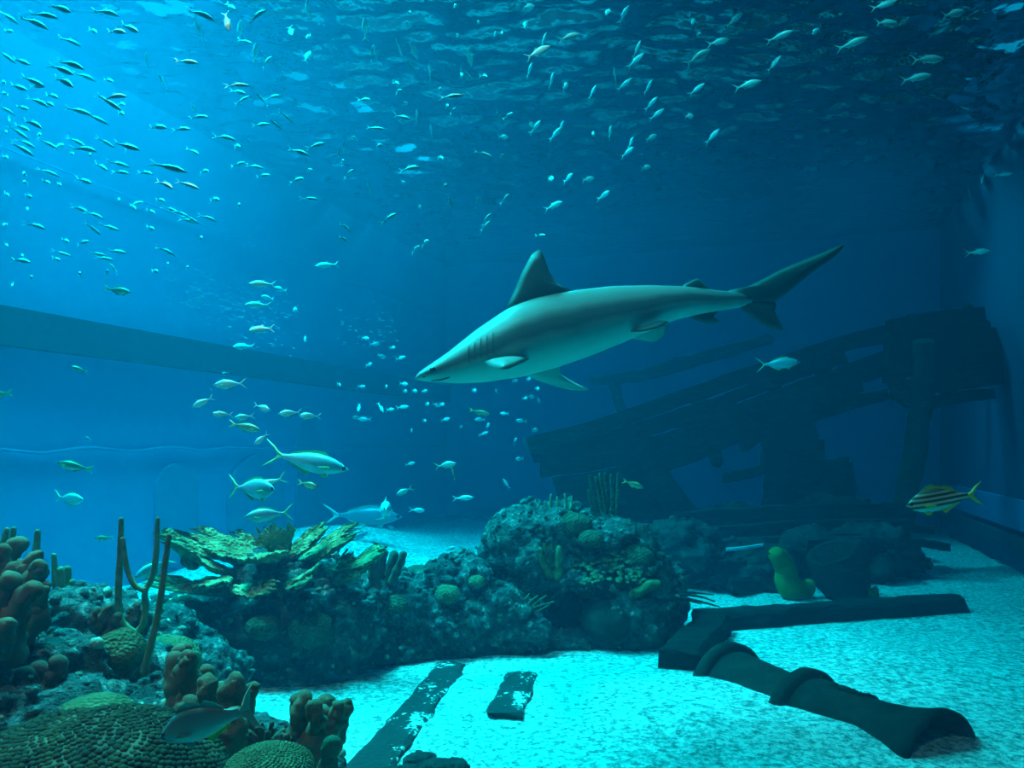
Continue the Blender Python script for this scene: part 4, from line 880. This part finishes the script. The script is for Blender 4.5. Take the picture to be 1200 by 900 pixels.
def fish(key, name, label, tail, head, d, yaw=0., group=None, deep=1., roll=0., cat='fish', wide=1.):
    """yaw: how far the head is turned towards the camera (+) or away (-), as a share of the length"""
    a = P(*tail, d); b = P(*head, d); l = (b-a).length; dy = l*yaw
    b = P(*head, d-dy*.5); a = P(*tail, d+dy*.5); Ls = (b-a).length
    root = None
    for nm, me in FM[key]:
        o = bpy.data.objects.new(name if root is None else nm, me); C.objects.link(o)
        if root is None: root = o
        else: o.parent = root
    place(root, b, a, roll); root.matrix_basis = root.matrix_basis @ Matrix.Diagonal((Ls, Ls*wide, Ls*deep, 1))
    return tag(root, label, cat, group)
fish('yellowtail', 'jack_fish', 'large silver-blue fish with a long yellow-green forked tail, biggest above the elkhorn coral', (310, 530), (409, 551), 4.6, .15)
fish('round', 'jack_fish', 'round silver-blue fish seen three-quarters on above the lowest silver fish', (268, 570), (323, 574), 4.4, .5, deep=1.15)
fish('yellowtail', 'jack_fish', 'silver fish half hidden behind the round silver-blue fish, green tail raised', (336, 559), (290, 574), 4.8, .2)
fish('round', 'jack_fish', 'silver-blue fish with pale forked tail swimming closest above the elkhorn plates', (344, 600), (286, 606), 4.5, .2)
fish('olive', 'snapper_fish', 'little yellow-green fish under the large yellow-tailed fish', (349, 565), (373, 571), 5.0, .3, deep=1.2)
fish('round', 'jack_fish', 'pale blue fish with green tail alone low by the long wall', (64, 582), (98, 586), 5.0, .35, deep=1.1)
fish('olive', 'snapper_fish', 'dark olive fish with a yellow tail facing the long wall above the pale blue fish', (110, 551), (66, 542), 4.8, 0)
fish('olive', 'snapper_fish', 'olive fish cut by the edge of the picture, only its rear half in view', (16, 460), (-22, 464), 4.6, 0)
fish('olive', 'snapper_fish', 'slim olive fish alone in clear blue water below the dark wall beam', (104, 437), (82, 429), 4.8, .2)
fish('jack', 'jack_fish', 'tiny round fish seen end on in front of the pale line of the wall', (107, 516), (100, 512), 5.5, 1.2)
fish('olive', 'snapper_fish', 'small yellow-tailed fish just above the dark wall beam', (122, 338), (154, 343), 4.8, .1, deep=1.1)
JG = 'jacks gathered above the large yellow-tailed fish'
for lb, t, h, d, yw in (('topmost large silver jack of the gathering above the elkhorn coral', (289, 449), (250, 451), 5.0, .1), ('silver jack tilted tail up at the wall side of the gathering', (251, 465), (225, 477), 5.0, .3), ('silver jack swimming just left of the dark yellow-tailed fish', (274, 486), (248, 485), 5.0, .3),
        ('silver jack directly above the dark yellow-tailed fish', (299, 487), (274, 490), 5.1, .3), ('small silver jack diving away from the gathering with its tail to the wall', (297, 474), (317, 481), 5.2, .4), ('small silver jack pointing down beneath the dark yellow-tailed fish', (315, 507), (298, 521), 5.1, .4),
        ('silver jack leading the pair nearest the shark', (354, 483), (326, 485), 5.1, .2), ('silver jack trailing behind the pair nearest the shark', (377, 488), (350, 487), 5.2, .2), ('tiny silver jack seen end on over the gathering', (269, 437), (260, 438), 5.6, .9), ('tiny silver jack seen end on beside the tilted jack', (249, 458), (246, 455), 5.6, 1.5),
        ('silver jack hanging in the haze nearest below the shark snout side', (424, 490), (413, 489), 6, .9)):
    fish('jack', 'jack_fish', lb, t, h, d, yw, JG)
fish('olive', 'snapper_fish', 'dark fish with a bright yellow tail in the midst of the silver jacks', (268, 496), (306, 504), 4.8, .15)
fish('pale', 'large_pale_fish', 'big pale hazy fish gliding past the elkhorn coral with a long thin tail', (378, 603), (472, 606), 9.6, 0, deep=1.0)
fish('jack', 'jack_fish', 'bright fish seen head-on in front of the big pale fish', (451.5, 595), (452.5, 597), 6.2, 26., deep=1.1, wide=1.7)
fish('yellowtail', 'jack_fish', 'slim silver fish with a yellow tail under the big pale fish', (428, 619), (392, 621), 5.6, .1)
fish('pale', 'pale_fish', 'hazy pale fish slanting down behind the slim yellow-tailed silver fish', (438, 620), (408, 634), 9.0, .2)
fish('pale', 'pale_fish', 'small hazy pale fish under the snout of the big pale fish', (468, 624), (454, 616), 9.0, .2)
fish('round', 'jack_fish', 'vivid blue fish between the tall sea rods', (203, 652), (157, 678), 4.4, .3, deep=1.0)
fish('olive', 'snapper_fish', 'small olive fish between the sea rods and the bundle of short rods', (134, 630), (110, 631), 4.6, .1)
fish('olive', 'snapper_fish', 'olive fish with a small yellow tail far below the shark pectoral fin', (549, 480), (575, 486), 5.6, .1, deep=.9)
fish('round', 'porkfish', 'small bright fish with a dark band behind the eye in the open blue water', (509, 547), (535, 543), 5.6, .1)
fish('olive', 'snapper_fish', 'small fish diving head up beside the dark-banded fish', (533, 563), (530, 546), 5.7, .3)
fish('round', 'porkfish', 'small yellowish fish sinking head down towards the big pale fish', (484, 571), (464, 580), 5.6, .2)
fish('round', 'jack_fish', 'little pale fish swimming over the sand behind the reef ridge', (520, 645), (534, 641), 6.2, .2)
fish('yellowtail', 'snapper_fish', 'pale green fish hovering over the wreck rail', (886, 428), (938, 424), 7.2, .1, deep=1.1)
fish('olive', 'snapper_fish', 'small green fish in front of the wreck bow above the sea whips', (729, 563), (755, 572), 5.8, .1, deep=1.05)
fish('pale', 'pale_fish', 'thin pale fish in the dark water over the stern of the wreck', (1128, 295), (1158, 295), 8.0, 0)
s = fish('snapper', 'snapper_fish', 'large grey snapper with a yellow anal fin in front of the tall reddish-brown coral', (304, 828), (186, 866), 2.25, .12, deep=1.32)
for c in s.children:
    if c.name.startswith('anal'): c.data = c.data.copy(); c.data.materials[0] = MATS['bright_yellow']; c['label'] = 'bright yellow anal fin'
fish('grunt', 'striped_fish', 'striped fish with yellow fins and tail in front of the leaning post', (1152, 578), (1062, 593), 3.4, .12, deep=1.0)
# green moray
em = thing('moray_eel', 'thick green eel-like animal rearing its rounded head up from the sand by the wreck', 'eel', G(930, 696))
o = tube('body', [p-em.location for p in (P(950, 682, 7.55), P(945, 690, 7.5), P(930, 690, 7.45), P(922, 680, 7.45), P(921, 668, 7.45), P(915, 655, 7.40), P(910, 650, 7.33))], [.05, .085, .125, .115, .105, .09, .075], 'eel_skin', em, seg=16, n=40, lump=.08)
for s in (-1, 1):
    e = from_data('eye', [Vector(v)*.012 for v in ico(2)[0]], ico(2)[1], 'eye_black', em); e.location = P(908, 650.5, 7.28)-em.location+Vector((.05*s-.01, -.01, .015))
# ------------------------------------------------------------------ the shark
m, nt, b = new_mat('shark_skin'); L = nt.links.new
at_ = N(nt, 'ShaderNodeAttribute', attribute_name='belly'); tc = N(nt, 'ShaderNodeTexCoord'); nz = N(nt, 'ShaderNodeTexNoise', Scale=7.0, Detail=4.0); L(tc.outputs['Object'], nz.inputs['Vector'])
ma = N(nt, 'ShaderNodeMath', operation='MULTIPLY_ADD'); ma.inputs[1].default_value = .12; L(nz.outputs['Fac'], ma.inputs[0]); L(at_.outputs['Fac'], ma.inputs[2])
L(ramp(nt, ma.outputs[0], [(.10, (.20, .22, .20)), (.30, (.27, .30, .27)), (.42, (.11, .13, .12)), (.56, (.10, .12, .11)), (.66, (.30, .33, .29)), (.80, (.60, .63, .55)), (.95, (.70, .72, .63))]), b.inputs['Base Color'])  # pigment, with the shadow band along the flank put into the ramp
b.inputs['Roughness'].default_value = .5; b.inputs['Specular IOR Level'].default_value = .35
n2 = N(nt, 'ShaderNodeTexNoise', Scale=160.0, Detail=2.0); L(tc.outputs['Object'], n2.inputs['Vector']); bp = N(nt, 'ShaderNodeBump', Strength=.12, Distance=.004); L(n2.outputs['Fac'], bp.inputs['Height']); L(bp.outputs[0], b.inputs['Normal'])
plain('shark_fin', (.06, .072, .066)); plain('shark_fin_pale', (.36, .40, .35)); plain('gill', (.09, .105, .095))
TOPL = [(486.5, 442.5), (490, 437), (497, 431.7), (510, 423), (523, 414.3), (558, 386.2), (597, 360), (625, 349.5), (653, 344), (675, 340), (718, 335.5), (762, 334.6), (800, 335.5), (827, 338.5), (848, 341), (868, 342.5), (880, 341)]
BOTL = [(486.5, 443.8), (490, 445.5), (506, 447.6), (536, 449.4), (567, 448.1), (610, 442), (653, 430.8), (697, 415.2), (731, 401), (762, 387.5), (792, 374.5), (818, 369), (848, 363.5), (868, 360), (880, 356)]
def lin(tab, x):
    if x <= tab[0][0]: return tab[0][1]
    for (x0, y0), (x1, y1) in zip(tab, tab[1:]):
        if x <= x1: return y0+(y1-y0)*(x-x0)/(x1-x0)
    return tab[-1][1]
def sd(px): return 4.05+(px-486)/500*.75          # the tail is a little farther than the snout
ns, sg = 70, 36; V = []; Fc = []; BEL = []; cen = P(680, 390, sd(680))
heading = (P(486, 443, sd(486))-P(870, 351, sd(870))).normalized(); lat = Vector((0, 0, 1)).cross(heading).normalized()
xs = [486.5+(880-486.5)*((i/ns)**1.25) for i in range(ns+1)]
for i, x in enumerate(xs):
    yt = sum(lin(TOPL, x+q) for q in (-5, 0, 5))/3 if x > 492 else lin(TOPL, x); yb_ = sum(lin(BOTL, x+q) for q in (-5, 0, 5))/3 if x > 492 else lin(BOTL, x)
    d = sd(x); c = P(x, (yt+yb_)/2, d); hh = (yb_-yt)/2*d/F
    t = (x-486.5)/393.5; wf = 1.5-.5*min(1, t/.10) if t < .10 else (1.0 if t < .2 else 1.0-.12*min(1, (t-.2)/.3))
    if t > .8: wf *= 1-.45*(t-.8)/.2
    wd = hh*wf*.92
    for k in range(sg):
        a = 2*pi*k/sg; ca, sa = cos(a), sin(a)
        V.append(c+Vector((0, 0, 1))*hh*ca+lat*wd*sa-cen); BEL.append((1-ca)/2)
for i in range(ns):
    for k in range(sg):
        p = i*sg+k; r = i*sg+(k+1) % sg; Fc.append((p, p+sg, r+sg, r))
Fc.append(tuple(range(sg))); Fc.append(tuple(ns*sg+k for k in reversed(range(sg))))
sh = from_data('shark', V, Fc, 'shark_skin'); sh.location = cen
at_ = sh.data.attributes.new('belly', 'FLOAT', 'POINT'); at_.data.foreach_set('value', BEL)
tag(sh, 'large grey shark with a tall dorsal fin gliding across the middle of the tank', 'shark')
def shark_fin(name, out, mat, th=.03, label=None, dens=4):
    """out: (px, py, offset in depth)"""
    pts = [P(x, y, sd(x)+o)-cen for x, y, o in out]; e1 = pts[len(pts)//3]-pts[0]; e2 = pts[2*len(pts)//3]-pts[0]; n = e1.cross(e2).normalized()
    loop = []
    m_ = len(pts)
    for k in range(m_):
        a, b_, c, d = pts[k-1], pts[k], pts[(k+1) % m_], pts[(k+2) % m_]
        for q in range(dens):
            u = q/dens; loop.append(b_.lerp(c, u) if (c-b_).length < .02 else .5*((2*b_)+(c-a)*.7*u+(2*a-5*b_+4*c-d)*.0*u*u+(2*c-2*b_-(c-a)*.7)*u*u))
    o = from_data(name, *fin_data(loop, th, n), mat, sh)
    if label: o['label'] = label
    return o
shark_fin('dorsal_fin', [(595, 364, 0), (603, 341, 0), (611, 321, 0), (622, 300, 0), (631.7, 292.6, 0), (637, 300, 0), (643, 317, 0), (652, 331.5, 0), (670, 340, 0), (650, 352, 0), (620, 360, 0)], 'shark_fin', .035)
shark_fin('second_dorsal_fin', [(800, 337, 0), (808, 330, 0), (816.5, 326.5, 0), (823, 331, 0), (831, 338.5, 0), (825, 341, 0)], 'shark_fin', .018)
shark_fin('tail_fin', [(852, 342, 0), (872, 338, 0), (913, 317, 0), (957, 299, 0), (988, 286.5, 0), (980, 299, 0), (957, 315, 0), (931, 336.5, 0), (914, 349, 0), (908, 354, 0), (890, 358, 0), (866, 359, 0), (852, 361, 0)], 'shark_fin', .04)
shark_fin('tail_fin_lower_lobe', [(862, 346, .005), (885, 346, .005), (908, 354, .005), (908, 364, .005), (913, 376, .005), (917.5, 386, .005), (908, 386, .005), (896, 381.5, .005), (880, 371, .005), (866, 359, .005)], 'shark_fin', .03)
shark_fin('pelvic_fin', [(735, 396, .06), (752, 388, .07), (770, 380, .08), (783, 379, .10), (780, 391, .14), (768, 400.5, .17), (750, 398.5, .12)], 'shark_fin_pale', .02, 'pale underside of the far pelvic fin')
shark_fin('pelvic_fin', [(738, 389, -.09), (752, 383, -.11), (770, 376, -.10), (784, 377, -.16), (772, 383, -.24), (752, 388, -.22)], 'shark_fin', .02)
shark_fin('anal_fin', [(806, 370, 0), (818, 376, 0), (830, 379, 0), (843, 377, 0), (836, 371, 0), (845, 364, 0), (820, 363, 0)], 'shark_fin', .018)
shark_fin('pectoral_fin', [(612, 436, .10), (640, 428, .14), (654, 429, .18), (656, 437, .25), (671, 447, .33), (691.5, 457, .42), (672, 457.5, .40), (645, 451, .30), (620, 442, .18)], 'shark_fin_pale', .03)
shark_fin('pectoral_fin', [(568, 424, -.16), (580, 421, -.15), (600, 418.5, -.15), (620, 419.5, -.16), (610, 425.5, -.36), (598, 431, -.60), (588, 432.5, -.62), (574, 429, -.38)], 'shark_skin', .03, 'bright near pectoral fin seen almost edge on')
# gill slits, eye, nostril and mouth lie on the near flank
def flank(x, f, out=.004):
    """a point of the near flank: f from back (0) to belly (1)"""
    yt, yb_ = lin(TOPL, x), lin(BOTL, x); d = sd(x); hh = (yb_-yt)/2*d/F; c = P(x, (yt+yb_)/2, d); t = (x-486.5)/393.5
    wf = 1.5-.5*min(1, t/.10) if t < .10 else 1.0
    a = pi*f; s = 1 if lat.y < 0 else -1
    return c+Vector((0, 0, 1))*hh*cos(a)+lat*s*(hh*wf*.92*sin(a)+out)-cen
for x in (546, 552.5, 559, 565.5, 572):
    tube('gill_slit', [flank(x-1.5, .30), flank(x-3, .42), flank(x-2, .54)], [.002, .0045, .002], 'gill', sh, seg=8, n=8)
e = from_data('eye', [flank(505, .42, .0)+Vector((v.x*.017, v.y*.012, v.z*.014)) for v in ico(2)[0]], ico(2)[1], 'eye_black', sh)
tube('nostril', [flank(493, .60, .001), flank(496, .63, .001)], [.005, .005], 'gill', sh, seg=6, n=4)
tube('mouth', [flank(504, .86, .001), flank(515, .80, .001), flank(524, .74, .001)], [.003, .006, .004], 'gill', sh, seg=6, n=8)
